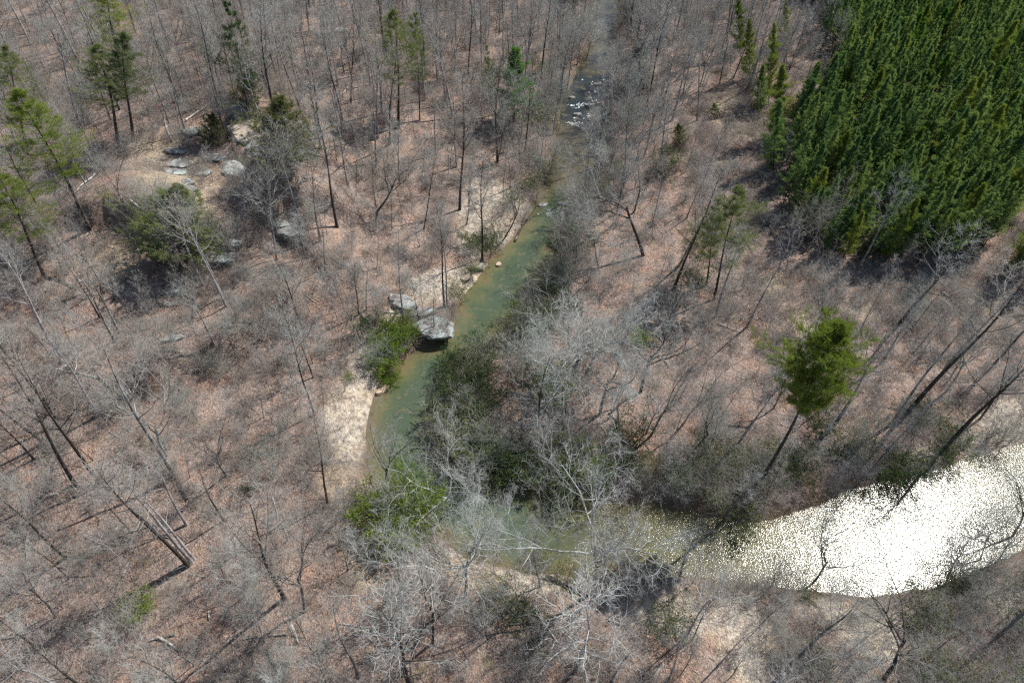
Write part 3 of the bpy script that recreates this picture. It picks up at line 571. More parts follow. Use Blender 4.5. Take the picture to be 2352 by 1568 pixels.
# ---- trees the photograph lets one single out: (kind, variant, base x, base y, top x, top y, label, landmark phrase)
HT = [
 ('spreading',0,1311,900,1335,700,'broad pale tree with gnarled spreading limbs above the evergreen thicket','the broad pale tree',1.35),
 ('spreading',1,1379,950,1415,730,'pale spreading tree with a straight dark shaft beside the broadest pale crown','the straight pale tree',1.25),
 ('spreading',2,1285,885,1225,735,'pale low branching tree at the creek side of the broadest pale crown','',1.35),
 ('spreading',0,1345,860,1425,715,'silvery spreading tree on the inland side of the broadest pale crown','the inland silvery tree',1.3),
 ('gnarled',0,1471,900,1540,640,'dark trunked tree standing apart on red leaf litter east of the pale crowns','the lone dark trunk',1.0),
 ('spreading',2,1375,620,1350,425,'whitish branched tree on the creek bank below the riffle','the whitish bank tree',1.15),
 ('gnarled',1,1477,586,1400,345,'thick dark leaning trunk with zigzag limbs on the open leaf litter','the zigzag dark tree',1.0),
 ('forest',1,1560,610,1668,395,'slender leaning tree with a white dead top near the green pine pair','the white topped tree',1.0),
 ('spreading',2,1367,1359,1361,1066,'tall bare tree with long pale limbs reaching over the lower creek bend','the long limbed creek tree',1.1),
 ('forked',1,1372,1362,1480,1160,'second stem of the creek bend tree arching toward the glitter','',0.8),
 ('spreading',0,1069,1366,1090,1170,'pale crowned tree on a thin dark trunk at the sandy inner bank','the sand bank tree',0.95),
 ('spreading',1,1029,1193,1015,1020,'pale spreading tree leaning over the bend beside the bright green shrub','the bend tree',1.15),
 ('forked',0,887,1136,885,890,'bare fan shaped tree with pale twigs over the creek where it turns','the fan shaped tree',1.1),
 ('forked',2,700,1403,655,1165,'large forked tree with black lower trunk on the lower hillside','the large forked tree',1.05),
 ('spreading',1,577,1361,510,1270,'small pale twisted tree with drooping white limbs on leaf litter','the twisted white tree',0.9),
 ('pole',0,433,1299,205,1050,'straight mottled trunk, lowest of the tight cluster of tall poles','the cluster of tall poles',1.35),
 ('pole',1,441,1291,232,1058,'straight mottled trunk in the middle of the tight cluster of tall poles','',1.3),
 ('pole',2,446,1284,258,1064,'straight mottled trunk, uppermost of the tight cluster of tall poles','',1.2),
 ('pole',1,427,1292,215,1075,'slimmest mottled trunk tucked behind the tight cluster of tall poles','',0.9),
 ('forked',0,130,1416,-60,1210,'big pale limbed tree leaning out past the lower hillside margin','the big pale hillside tree',1.1),
 ('forest',0,137,970,-30,715,'tall pale tree with a thick light grey trunk on the hillside','the thick light grey trunk',1.3),
 ('forked',1,383,1046,272,785,'forked grey tree with a curved foot in the middle of the hillside','the curved foot tree',1.1),
 ('slim',1,723,953,645,690,'slim grey tree with short feathery side twigs near the sandy bank','the feathery slim tree',1.0),
 ('forest',2,128,766,62,655,'grey tree with a dense silvery top near the straw slope','the silvery top tree',1.0),
 ('pole',0,1021,706,1000,455,'straight stem growing from the back of the creek boulder','the twin stems by the boulder',1.2),
 ('pole',1,1027,703,1014,462,'straighter thin twin of the stem behind the creek boulder','',1.0),
 ('forest',3,824,723,812,590,'grey tree with thin straight stem above the undercut bank','the undercut bank tree',1.0),
 ('forest',4,841,712,842,590,'paler tree just behind the one above the undercut bank','',0.9),
 ('gnarled',0,864,490,985,300,'dark curved trunk leaning strongly over the pale leaf slope','the curved dark tree',0.95),
 ('forked',2,1072,515,1088,350,'thin forked tree beside the upper sandy patch','the upper sand tree',0.9),
 ('forest',1,1172,433,1170,330,'thin dark tree at the head of the upper sandy patch','the thin dark bank tree',1.0),
 ('gnarled',1,1160,545,1222,430,'low dark tree bending out over the green pool','the low bending tree',0.9),
 ('forest',2,738,343,688,120,'bare grey tree with several upright limbs beyond the dark evergreen','the upright limbed tree',1.0),
 ('forest',0,630,483,572,320,'bare pale tree standing in front of the tan ledge','the ledge tree',1.0),
 ('slim',2,537,465,505,350,'thin sapling leaning beside the low grey bush on the rocky slope','the rocky slope sapling',1.1),
 ('forked',0,287,487,215,285,'bare tree with pale forked limbs below the yellow green pines','the pale forked hill tree',0.9),
 ('forest',3,410,233,330,-5,'tall straight dark trunk on the open slope beyond the pines','the straight slope trunk',1.0),
 ('pole',0,500,230,440,-30,'long narrow trunk next to the fallen pale log','the narrow trunk by the log',1.3),
 ('forest',1,435,97,400,-50,'dark trunk high on the slope near the upper picture edge','',1.0),
 ('forest',4,388,283,330,110,'bare trunk with a broken white snag at its foot','the trunk with the broken foot',0.9),
 ('forest',2,182,283,105,20,'long dark trunk with a silvery forked crown on the upper slope','the long dark trunk',1.1),
 ('forest',0,173,100,110,-50,'dark trunk farther up the slope behind the long dark one','',1.0),
 ('forest',3,88,477,-15,270,'grey trunk with bent pale branches below the brightest pine','',1.1),
 ('gnarled',1,1479,213,1450,-5,'dark crooked tree east of the upper creek with lichen grey crown','the crooked upper tree',1.0),
 ('spreading',0,1431,267,1420,90,'pale greenish tree on the east bank beside the white rapids','the pale rapids tree',0.9),
 ('forked',1,1521,230,1590,60,'bare tree with long upright limbs between the rapids and the clearing','the upright limbed clearing tree',1.0),
 ('forest',4,1601,277,1625,50,'tall dark stemmed tree with white bare top at the clearing edge','the white bare top',1.05),
 ('forked',2,1495,1000,1620,790,'leaning bare tree casting a long shadow across the red leaf litter','the leaning shadow tree',0.95),
 ('gnarled',0,1591,1036,1705,915,'dark arching tree with pale limb ends near the lower creek','the dark arching tree',0.9),
 ('forest',1,1691,1026,1820,830,'slender leaning tree in front of the tall green pine','the slender leaning tree',0.9),
 ('forked',0,1568,975,1725,770,'grey leaning tree with twin limbs on the open forest floor','the grey leaning tree',1.0),
 ('forest',2,1911,983,2085,720,'tall bare tree behind the tall green pine with misty crown','the misty crowned tree',1.0),
 ('forest',3,2061,750,2245,505,'large bare tree leaning up to the plantation edge','the plantation edge tree',1.35),
 ('pole',2,2098,750,2210,610,'thinner leaning trunk beside the large plantation edge tree','',1.1),
 ('pole',1,2108,800,2195,690,'short dark leaning trunk in the brushy clearing','the short leaning trunk',1.1),
 ('pole',0,2088,943,2400,590,'very long thin leaning trunk crossing the far bank','the very long leaning trunk',1.5),
 ('forest',0,2185,1013,2440,720,'tall dark trunk rising from the sandy far bank','the far bank trunk',1.2),
 ('forked',1,1484,995,1560,830,'bare tree with short split trunk behind the leaning shadow tree','',0.8),
 ('forest',3,942,1572,868,1375,'whitish trunk at the bottom of the picture below the sand bank','the whitish lower trunk',1.3),
 ('slim',1,994,1476,975,1290,'slim straight tree with feathered twigs below the sandy inner bank','the feathered slim tree',1.3),
 ('slim',3,922,1359,885,1200,'crooked young tree below the bright green shrub','the crooked young tree',1.1),
 ('forked',2,1241,1346,1210,1190,'low branching grey tree over the sandy inner bank','the low branching tree',0.9),
 ('slim',0,1321,1545,1358,1350,'pale tree with whorled straight twigs below the thick fallen log','the whorled pale tree',1.5),
 ('forest',4,1401,1572,1450,1450,'bare tree at the picture bottom on pink leaf litter','',1.0),
 ('gnarled',0,1868,1338,1975,1190,'dark tree silhouetted against the brightest water','the silhouetted tree',0.9),
 ('forked',1,2290,1290,2400,1130,'dark tree leaning out over the glitter at the river margin','the glitter margin tree',0.95),
 ('forest',1,1835,1513,1985,1340,'dark leaning trunk amid the lower green brush','the lower brush trunk',1.15),
 ('gnarled',1,2030,1560,2140,1370,'heavy forked dark tree in the lower corner brush','the heavy forked tree',1.1),
 ('slim',4,1575,1463,1680,1310,'arching multiple stemmed tree on the lower sand','the arching sand tree',1.2),
 ('slim',2,1590,1470,1655,1340,'second arching stem on the lower sand beside its larger neighbour','',1.0),
 ('pole',1,1651,1526,1740,1430,'black thin leaning pole on the lower sand','the black leaning pole',1.0),
 ('forest',2,1668,1720,1800,1500,'leaning tree whose top shows in the lower green brush','',1.0),
 ('forest',0,513,1196,440,1050,'slim grey tree above the cluster of tall poles','the grey tree above the poles',0.9),
 ('forked',1,1325,150,1352,-5,'bare tree leaning over the top reach of the creek from the west','the top reach tree',0.9),
 ('forest',0,1300,215,1330,60,'grey tree on the west bank just beyond the white rapids','',0.9),
 ('forked',0,1425,120,1400,-30,'bare tree over the top reach of the creek from the east','',1.0),
 ('forked',2,1392,345,1362,225,'low grey tree spreading over the creek below the rapids','the low grey spreading tree',1.3),
 ('spreading',1,1385,430,1330,300,'pale forked tree bending across the creek between rapids and riffle','the pale forked creek tree',1.2),
 ('forked',1,1262,395,1300,270,'bare tree bending east over the creek below the rapids','',1.2),
 ('forked',0,1408,305,1375,150,'bare tree arching over the foot of the rapids','',1.0),
 ('forked',2,1340,505,1300,390,'pale twiggy tree covering the east side of the riffle','the riffle tree',1.3),
 ('slim',3,1370,60,1372,-20,'thin sapling leaning over the highest visible water','',1.5),
 ('forked',1,1335,40,1375,-60,'bare tree hiding the highest bend of the creek','',1.2),
 ('spreading',0,1345,140,1378,30,'pale tree spreading over the creek beyond the rapids','the creek tree beyond the rapids',1.3),
 ('forked',0,1420,190,1395,70,'grey tree across the creek from the pale one beyond the rapids','',1.2),
 ('spreading',2,2250,1290,2290,1150,'grey twiggy tree standing against the downstream glitter','',1.1),
 ('forked',2,2170,1345,2235,1190,'dark twiggy tree at the lower rim of the brightest water','the glitter rim tree',1.2),
 ('forked',0,1760,1360,1830,1255,'low dark tree at the upstream end of the glitter','',1.1),
 ('gnarled',1,2320,1240,2400,1090,'dark bent tree over the downstream end of the glitter','',1.0),
 ('forest',1,1560,1330,1600,1190,'bare tree rising in front of the first sparkles','',1.2),
 ('redbud',0,1352,118,1347,80,'small tree with red buds near the upper creek','the upper red budded tree',1.2),
 ('redbud',1,1385,262,1383,222,'small red budded tree beside the white rapids','the rapids red budded tree',1.2),
]
for k, v, bx, by, tx, ty, lab, lm, fat in HT:
    nm = {'slim': 'bare_sapling', 'redbud': 'budding_sapling'}.get(k, 'bare_tree')
    hand(k, v, bx, by, tx, ty, nm, lab, 'tree', 'trees along the creek valley', lm or None, fat)
HPN = [
 ('bigpine',0,1735,1128,1938,742,'tall leaning pine with a bright yellow green crown above the river','the tall green pine',1.0,None),
 ('bigpine',1,197,507,40,200,'bright yellow green pine leaning out from the hillside','the brightest hillside pine',1.5,None),
 ('bigpine',2,272,327,225,100,'hazy green pine with a dark double trunk on the upper slope','the hazy green pine',1.9,'g'),
 ('bigpine',1,306,323,285,75,'olive green pine partner of the hazy one on the upper slope','',1.6,'g'),
 ('bigpine',1,285,190,240,-40,'yellow green pine cut by the top of the picture','the topmost yellow pine',1.6,None),
 ('bigpine',2,105,640,-20,385,'yellow green pine reaching past the hillside margin','the margin pine',1.6,None),
 ('bigpine',2,60,330,5,105,'dull green pine high at the hillside margin','',1.5,'g'),
 ('thinpine',0,580,293,515,5,'tall pine with a small dark green top beside the tan ledge','the dark topped pine',1.1,'d'),
 ('bigpine',2,916,293,905,20,'sparse olive pine with a long bare trunk among grey trees','the sparse olive pine',1.3,'g'),
 ('thinpine',1,964,277,955,25,'thin pine just behind the sparse olive one','',0.8,None),
 ('edgepine',1,1180,282,1184,112,'compact bright green conifer alone among the grey trees','the lone green conifer',1.7,'b'),
 ('thinpine',0,1135,265,1118,105,'thin yellowish pine beside the lone green conifer','',0.9,'g'),
 ('thinpine',1,1640,688,1700,425,'tall soft green pine east of the zigzag dark tree','the soft green pine',1.5,'g'),
 ('thinpine',0,1622,655,1655,455,'smaller soft green pine tucked against its taller neighbour','',1.3,'g'),
 ('edgepine',0,1700,130,1695,-10,'narrow bright pine at the top of the clearing edge','the narrow bright pine',0.9,None),
 ('edgepine',0,1722,190,1722,45,'second narrow bright pine down the clearing edge','',0.85,None),
 ('edgepine',0,1765,240,1778,55,'long thin bright pine between clearing and plantation','the long thin bright pine',0.7,None),
 ('edgepine',1,1745,265,1752,150,'short dark edge pine at the clearing margin','',1.0,None),
 ('edgepine',0,1790,330,1800,150,'bright pine beside the dark gap in the plantation','the gap pine',1.0,None),
 ('edgepine',1,1775,400,1790,230,'green pine at the corner where clearing meets plantation','the corner pine',1.0,None),
 ('edgepine',0,1800,110,1805,0,'bright pine near the dark gap at the picture top','',0.9,None),
 ('cedar',1,400,612,408,425,'broad grey green cedar above a black shadow on the straw slope','the broad cedar',1.7,None),
 ('cedar',0,660,390,642,225,'very dark olive evergreen beside the tan ledge','the dark olive evergreen',1.7,None),
 ('cedar',0,480,333,488,262,'low brownish green cedar on the rocky slope','the low brownish cedar',1.5,None),
 ('cedar',1,1640,268,1641,237,'tiny round blue green cedar on the open clearing','the tiny round cedar',1.3,None),
 ('cedar',0,1562,338,1558,286,'dark ivy green cedar near the clearing','the ivy green cedar',1.2,None),
 ('cedar',0,565,255,575,160,'grey green bushy cedar behind the tan ledge','',1.2,None),
]
M_needle_d = leaf_mat('needles_dark', (0.03, 0.06, 0.025), (0.045, 0.08, 0.03), (0.06, 0.1, 0.035), 0.3)
M_needle_b = leaf_mat('needles_fresh', (0.06, 0.14, 0.03), (0.09, 0.19, 0.035), (0.13, 0.22, 0.04), 0.45)
for k, v, bx, by, tx, ty, lab, lm, fat, cm in HPN:
    mm = {'g': {'crown': M_needle_g}, 'd': {'crown': M_needle_d}, 'b': {'crown': M_needle_b}}.get(cm)
    nm = 'cedar_tree' if k == 'cedar' else 'pine_tree'
    hand(k, v, bx, by, tx, ty, nm, lab, 'cedar' if k == 'cedar' else 'pine', 'pines and cedars of the valley', lm or None, fat, mm)

# evergreen shrubs by the creek: kind, base x, y, height, label
SH = [
 ('bright',0,905,800,3.0,'bright green shrub hanging over the undercut beside the creek boulder','the bright bank shrub'),
 ('bright',1,878,840,2.6,'bright green shrub at the water, downstream of the creek boulder',''),
 ('bright',0,925,770,2.4,'green shrub pressed against the near side of the creek boulder',''),
 ('bright',1,895,880,1.8,'small green shrub over brown roots at the water margin',''),
 ('bright',0,920,1200,5.0,'large bright green shrub at the outer side of the creek bend','the large bright shrub'),
 ('bright',1,900,1235,3.4,'bright green shrub in front of the largest bright one by the bend',''),
 ('bright',0,960,1170,3.2,'green shrub under the pale tree at the creek bend',''),
 ('evergreen',1,1095,575,3.0,'dark evergreen shrub overhanging the head of the green pool','the pool head shrub'),
 ('evergreen',2,1125,562,2.2,'smaller dark shrub just downstream of the bending tree',''),
 ('bright',1,328,1400,1.9,'small fresh green shrub alone on the lower leaf litter','the lone fresh green shrub'),
 ('olive',0,1082,630,1.8,'olive green shrub on the sandy ledge above the creek rock','the sandy ledge shrub'),
 ('olive',1,1050,680,2.2,'olive shrub between the twin stems and the water',''),
 ('olive',0,1215,440,2.8,'olive green shrub on the upper bank near the bending tree','the upper bank shrub'),
 ('olive',1,1255,400,3.2,'taller olive shrub on the upper bank below the rapids',''),
 ('olive',0,1180,470,2.2,'thin olive shrub at the top of the upper sandy patch',''),
 ('evergreen',0,1530,385,3.2,'bluish green vine covered shrub near the clearing','the vine covered shrub'),
 ('evergreen',1,1515,405,2.6,'lower half of the bluish green shrub pair near the clearing',''),
 ('evergreen',2,1585,655,2.4,'dark shrub at the foot of the soft green pine',''),
 ('bright',0,1465,790,1.8,'light green tuft of leaves beside the lone dark trunk',''),
 ('olive',1,1640,1070,3.4,'olive brown shrub on the far bank above the lower creek','the olive far bank shrub'),
 ('olive',0,1605,1095,3.0,'olive shrub hanging toward the water on the far bank',''),
 ('bright',1,1558,1110,1.8,'bright sprig of leaves at the far bank waterline',''),
 ('bright',0,1365,1100,2.0,'small bright shrub on the tip of the peninsula',''),
 ('olive',1,1300,1330,2.0,'olive shrub on the near sandy bank of the lower creek',''),
 ('olive',0,1235,1300,2.0,'olive shrub left of its twin on the near sandy bank',''),
 ('evergreen',0,1985,600,2.6,'bluish dark shrub in the shade of the plantation edge',''),
 ('evergreen',1,2010,585,2.4,'shaded shrub close under the plantation crowns',''),
 ('bright',1,800,870,0.8,'tiny green tuft on the pale sandy bank','the tiny sand bank tuft'),
 ('olive',0,1960,1040,3.0,'olive shrub among brush on the far bank of the glitter',''),
 ('evergreen',2,2170,1050,3.0,'dark green shrub at the edge of the far sandy bank',''),
 ('evergreen',0,2060,1085,2.8,'dark shrub at the waterline opposite the brightest water',''),
 ('evergreen',1,570,1125,1.0,'small dark tuft on the lower leaf litter above the poles',''),
]
for k, v, bx, by, h_, lab, lm in SH:
    place(k, v, at(bx, by), h_, 'evergreen_shrub', lab, 'shrub', 'green shrubs of the creek valley', fat=1.15)
    if lm: LM.append((lm, bx, by))
TH = [(1035,850),(1060,870),(1040,895),(1050,925),(1075,940),(1030,945),(1035,975),(1060,1000),(1095,985),(1085,1030),(1115,1010),(1130,1055),(1100,890),(1120,930),(1150,1085),(1175,1050),(1190,1095),(1120,840),(1230,870),(1270,905),(1260,690),(1300,600),(1290,640),(1240,745),(1210,770),(1330,560),(1280,720),(1330,1120),(1270,1120),(1320,1060),(1400,1060),(1090,860)]
THO = []
for i, (x, y) in enumerate(TH):
    h_ = 2.4 + 1.3 * ((i * 37) % 10) / 10
    THO.append((place(['evergreen', 'evergreen', 'olive', 'evergreen', 'bright'][i % 5] if i % 10 != 4 else 'evergreen', i, at(x, y), h_, 'evergreen_shrub', None, 'shrub', 'glossy dark shrubs massed in the peninsula thicket', fat=1.2), x, y, 'tall glossy' if h_ > 3.1 else 'glossy' if h_ > 2.7 else 'low glossy'))

# ------------------------------------------------------------------ rocks
from mathutils import noise as mn
def rock_mesh(name, seed, sx, sy, sz, sub=4, strata=0.0, flat_top=0.0, under=0.0):
    bm = bmesh.new(); bmesh.ops.create_icosphere(bm, subdivisions=sub, radius=1.0); mn.seed_set(seed)
    off = Vector((seed * 3.1, seed * 1.7, seed * 0.9))
    for v in bm.verts:
        p = v.co.copy(); d = 1 + 0.35 * mn.noise(p * 1.1 + off) + 0.18 * mn.noise(p * 2.7 + off) + 0.07 * mn.noise(p * 7 + off)
        p = p * d
        # facets: squash toward a few cut planes
        for k in range(5):
            a = seed * 2.1 + k * 1.31; nrm = Vector((math.cos(a), math.sin(a), 0.35 * math.sin(k * 2.3 + seed))).normalized(); o = p.dot(nrm) - 0.72
            if o > 0: p -= nrm * o * 0.8
        if flat_top and p.z > flat_top: p.z = flat_top + (p.z - flat_top) * 0.25
        if under and p.z < 0: f = 1 - under * min(1, -p.z * 1.3); p.x *= f; p.y *= f
        if strata:
            z = p.z / strata; q = (math.floor(z) + 0.5) ; fr = z - math.floor(z); e = 0.05 * math.sin(q * 12.9 + seed) - (0.07 if fr < 0.16 else 0)
            p.x *= 1 + e; p.y *= 1 + e
        v.co = Vector((p.x * sx, p.y * sy, p.z * sz))
    me = bpy.data.meshes.new(name); bm.to_mesh(me); bm.free()
    return me
def rock(px, py, wpx, hz, label, m_, seed, ratio=0.6, yaw=0.0, name='rock', strata=0.16, sub=4, lift=0.35, dz=0.0, flat_top=0.45, under=0.0, lm=None):
    p = at(px, py); dist = np.linalg.norm(p - [0, 0, CAM_H]); wd = wpx * dist / F / 2
    me = rock_mesh(name, seed, wd, wd * ratio, hz, sub, strata, flat_top, under)
    o = link(name, me, m_); o.location = (p[0], p[1], max(p[2], float(zwater(p[1])) - 0.1) + hz * lift + dz); o.rotation_euler = (rs.uniform(-.12, .12), rs.uniform(-.12, .12), yaw)
    prop(o, label, 'rock', 'rocks of the creek valley')
    if lm: LM.append((lm, px, py))
    return o
b1 = rock(1000, 768, 112, 1.35, 'big pale lichen covered boulder jutting into the green creek', M_rock, 3, ratio=0.62, yaw=-0.15, name='boulder', strata=0.22, sub=5, lift=0.6, under=0.3, flat_top=0.3, dz=0.15, lm='the creek boulder')
ROCKS = [
 (962,722,95,0.5,'low layered slab behind the top of the creek boulder',M_rock,5,0.28,0.25),
 (925,700,85,1.0,'grey rock face with pale blotches upslope of the creek boulder',M_rock,7,0.45,-0.5),
 (1145,617,16,0.4,'small pinkish tan rock standing alone in the green creek',M_rock_wet,9,0.9,0.3),
 (1088,612,60,0.5,'pale crumbly ledge jutting into the pool above the lone creek rock',M_rock_tan,11,0.5,0.2),
 (1070,640,34,0.4,'whitish block at the water under the sandy ledge',M_rock_tan,13,0.6,0.7),
 (575,318,80,1.3,'tan sandstone ledge with dark cracks beneath the dark topped pine',M_rock_tan,15,0.55,-0.5),
 (600,345,45,0.9,'grey lower block of the tan ledge',M_rock,16,0.6,0.3),
 (560,262,50,1.0,'dark overhung rock behind the tan ledge',M_rock,17,0.5,0.2),
 (403,398,36,0.35,'flat pale green lichened slab on the rocky slope',M_rock,19,0.4,0.1),
 (415,378,40,0.3,'mossy low slab just above the flat pale green one',M_rock,21,0.5,0.3),
 (432,422,22,0.35,'small pale green block above the broad cedar',M_rock,23,0.6,0.0),
 (438,436,30,0.3,'thin layered slab above the broad cedar',M_rock,25,0.35,-0.2),
 (470,400,24,0.4,'greenish rock between the slabs and the low grey bush',M_rock,27,0.6,0.5),
 (405,348,34,0.3,'dull grey slab uppermost on the rocky slope',M_rock,28,0.4,0.1),
 (492,366,40,0.45,'dark edged grey slab below the low brownish cedar',M_rock,29,0.4,0.2),
 (442,306,30,0.5,'grey rock tucked beside the low brownish cedar',M_rock,31,0.6,0.4),
 (538,390,45,0.4,'pale streaked outcrop between the slabs and the ledge tree',M_rock,33,0.7,-0.9),
 (606,372,50,0.7,'shaded outcrop under the ledge and the dark olive evergreen',M_rock,35,0.5,-0.6),
 (668,542,60,1.1,'layered overhanging rock with black shadow in the middle of the slope',M_rock,37,0.5,-0.4),
 (640,522,40,0.7,'upper slab of the layered overhanging rock',M_rock,39,0.4,0.0),
 (520,545,36,0.7,'grey rock half hidden by twigs on the shaded ledge',M_rock,41,0.5,0.3),
 (505,600,60,0.8,'broad bluish grey slab in the shaded hollow',M_rock,43,0.45,0.1),
 (402,672,40,0.6,'mossy grey rock below the black cedar shadow',M_rock,45,0.6,0.6),
 (386,701,24,0.35,'small pale rock just below the mossy grey one',M_rock,47,0.6,0.1),
 (522,752,26,0.7,'pale rock at the end of the long shaded bank',M_rock,49,0.7,0.2),
 (400,780,50,0.5,'long dark grey rock on the shaded bank',M_rock,51,0.35,0.5),
 (368,652,20,0.35,'white stone at the edge of the black cedar shadow',M_rock,53,0.6,0.1),
 (880,900,40,0.5,'brown rooty bank rock at the water below the green shrubs',M_rock_wet,55,0.5,1.0),
 (1290,478,22,0.3,'small rock in the riffle at the head of the pool',M_rock,57,0.6,0.1),
 (1245,478,26,0.3,'pale rock on the bank side of the riffle',M_rock,59,0.6,0.4),
 (1352,256,26,0.5,'dark wet rock splitting the lower rapids',M_rock,61,0.6,0.1),
 (1325,276,20,0.4,'dark wet rock at the foot of the rapids',M_rock,63,0.6,0.1),
 (1378,245,22,0.5,'grey rock at the east side of the rapids',M_rock,65,0.6,0.3),
 (1312,232,18,0.4,'small rock at the west side of the rapids',M_rock,67,0.6,0.3),
 (1372,206,22,0.4,'dark rock in the upper rapids',M_rock,69,0.6,0.3),
 (780,75,34,0.8,'pale rock showing among grey trees high on the slope',M_rock,71,0.6,0.3),
]
for x, y, wp, hz, lab, m_, sd, rt, yw in ROCKS: sc_ = 1.5 if (x < 700 and y < 620) else 1.0; rock(x, y, wp * sc_, hz * (1.3 if sc_ > 1 else 1), lab, m_, sd, rt * (1.15 if sc_ > 1 else 1), yw, sub=4 if wp * sc_ > 45 else 3)
# sunken stones seen through the water as tan patches
# white water
G = Geo(); r = np.random.RandomState(5)
for cx, cyy, wpx_, n_ in [(1318,240,34,26),(1345,236,30,16),(1352,262,46,30),(1322,278,52,30),(1340,281,50,24),(1375,262,22,14),(1362,212,22,8),(1350,190,26,8),(1392,188,20,5),(1290,478,40,12),(1262,484,30,8),(1370,228,26,8)]:
    p = at(cx, cyy); 
    for _ in range(int(n_ * 0.9)):
        q = flat(cx + r.randn() * wpx_ / 2.6, cyy + r.randn() * 2.4, 0.7); L = 0.1 + 0.3 * r.rand() ** 2; a_ = r.randn() * 0.5; nseg = 6
        th = np.linspace(0, 2 * np.pi, nseg, endpoint=False); rad = L * (0.5 + 0.5 * r.rand(nseg))
        X = rad * np.cos(th); Y = rad * 0.35 * np.sin(th); z0 = float(zwater(q[1])) + 0.01
        V = [(q[0] + X[j] * math.cos(a_) - Y[j] * math.sin(a_), q[1] + X[j] * math.sin(a_) + Y[j] * math.cos(a_), z0) for j in range(nseg)] + [(q[0], q[1], z0 + 0.1 + 0.08 * r.rand())]
        G.add(V, T=[(j, (j + 1) % nseg, nseg) for j in range(nseg)])
prop(link('rapids_foam', G.mesh('rapids_foam'), M_foam), kind='stuff')

# ------------------------------------------------------------------ fallen logs: thing > stem, branch
def log(x0, y0, x1, y1, r0, label, m_=None, nb=3, lm=None, bend=0.04, name='fallen_log'):
    m_ = m_ or M_wood; a = at(x0, y0); b_ = at(x1, y1); n = 9; r = np.random.RandomState(int(x0 * 7 + y0) % 9999)
    t = np.linspace(0, 1, n)[:, None]; P = a * (1 - t) + b_ * t; L = np.linalg.norm(b_ - a)
    P[:, :2] += (np.sin(t * 3.1 + r.rand() * 2) * bend * L) * np.array([-(b_ - a)[1], (b_ - a)[0]]) / L
    P[:, 2] = height(P[:, 0], P[:, 1]) + r0 * 0.9 + 0.05; P[:, 2] = np.maximum(P[:, 2], np.linspace(P[0, 2], P[-1, 2], n) - 0.1)
    c0 = P[0].copy(); P = P - c0; R = r0 * (1 - 0.6 * t[:, 0])
    root = link(name, None); root.location = c0; root.empty_display_size = 0.3
    G = Geo(); tubes(G, P[None], R[None], 8)
    G.add(np.stack([P[0] + R[0] * np.array([0.0, math.cos(k * math.pi / 4), math.sin(k * math.pi / 4)]) for k in range(8)]), T=[(0, k, k + 1) for k in range(1, 7)])
    link('stem', G.mesh('log_stem', True), m_, root)
    for k in range(nb):
        G = Geo(); Pb, Rb = grow(r, P[None], R[None], 1, 0.3 + 0.2 * k, 0.5 + 0.2 * k, 45, 15, lambda t: 0.22, 5, 0.2, 0.1, 0.5); tubes(G, Pb, Rb, 5)
        P2, R2 = grow(r, Pb, Rb, 5, 0.3, 1.0, 45, 15, lambda t: 0.5, 4, 0.2, 0.05, 0.5); tubes(G, P2, R2, 3)
        link('branch', G.mesh('log_branch'), m_, root)
    prop(root, label, 'log', 'fallen logs on the valley floor')
    if lm: LM.append((lm, x0, y0))
    return root
log(300,476,395,516,0.17,'pale fallen log lying on the straw slope beside the broad cedar',nb=1,lm='the pale fallen log')
log(430,280,490,228,0.15,'pale log leaning downslope from the narrow trunk',nb=2)
log(412,218,470,230,0.11,'thin pale log behind the leaning one on the slope',nb=1)
log(398,325,378,255,0.12,'broken white trunk piece fallen at the rocky slope top',nb=2)
log(1251,1329,1352,1368,0.26,'thick dark fallen log across the sandy inner bank',M_bark_dark,nb=2,lm='the thick fallen log')
log(2161,673,2238,728,0.14,'dark fallen stem in the brushy clearing',M_bark,nb=1)
log(1648,746,1700,762,0.1,'thin pale branch fallen beside the radial bush',nb=2)
log(667,1436,690,1478,0.16,'bleached broken treetop lying below the large forked tree',nb=3,lm='the bleached treetop')
log(660,1452,560,1472,0.1,'thin dark limb lying below the bleached treetop',M_bark,nb=2)
log(353,809,420,808,0.07,'thin white stick caught in the shaded bank brush',nb=1)
log(1636,430,1664,402,0.12,'whitish fallen stem below the clearing',nb=2)
log(2060,1072,2190,1040,0.12,'yellowish driftwood limb at the far waterline',nb=2)
log(530,462,606,458,0.1,'pale stick below the low grey bush',nb=1)
log(905,712,835,800,0.2,'dark root laid along the undercut sandy bank',M_bark_dark,nb=3,bend=0.1)
log(237,690,230,640,0.16,'broken standing snag lying over on the straw slope',M_bark_dark,nb=1)
log(880,1500,960,1480,0.1,'dark branch on the pink litter near the whitish lower trunk',M_bark,nb=2)
log(1010,960,1022,925,0.1,'short pale snag leaning out of the evergreen thicket',nb=1)
log(1022,885,985,845,0.09,'yellow dead branch reaching from the thicket over the creek',nb=3)
log(1730,208,1750,222,0.12,'white bleached branch heap on the clearing',nb=3)
log(1185,560,1240,465,0.2,'dark log fallen along the upper creek margin',M_bark_dark,nb=3)
log(760,480,690,455,0.14,'dark fallen limb on the middle slope',M_bark,nb=2)
log(1160,1440,1260,1420,0.09,'thin branch on the sand below the low branching tree',M_bark,nb=2)
log(300,1225,380,1195,0.1,'thin pale stick beside the cluster of tall poles',nb=1)
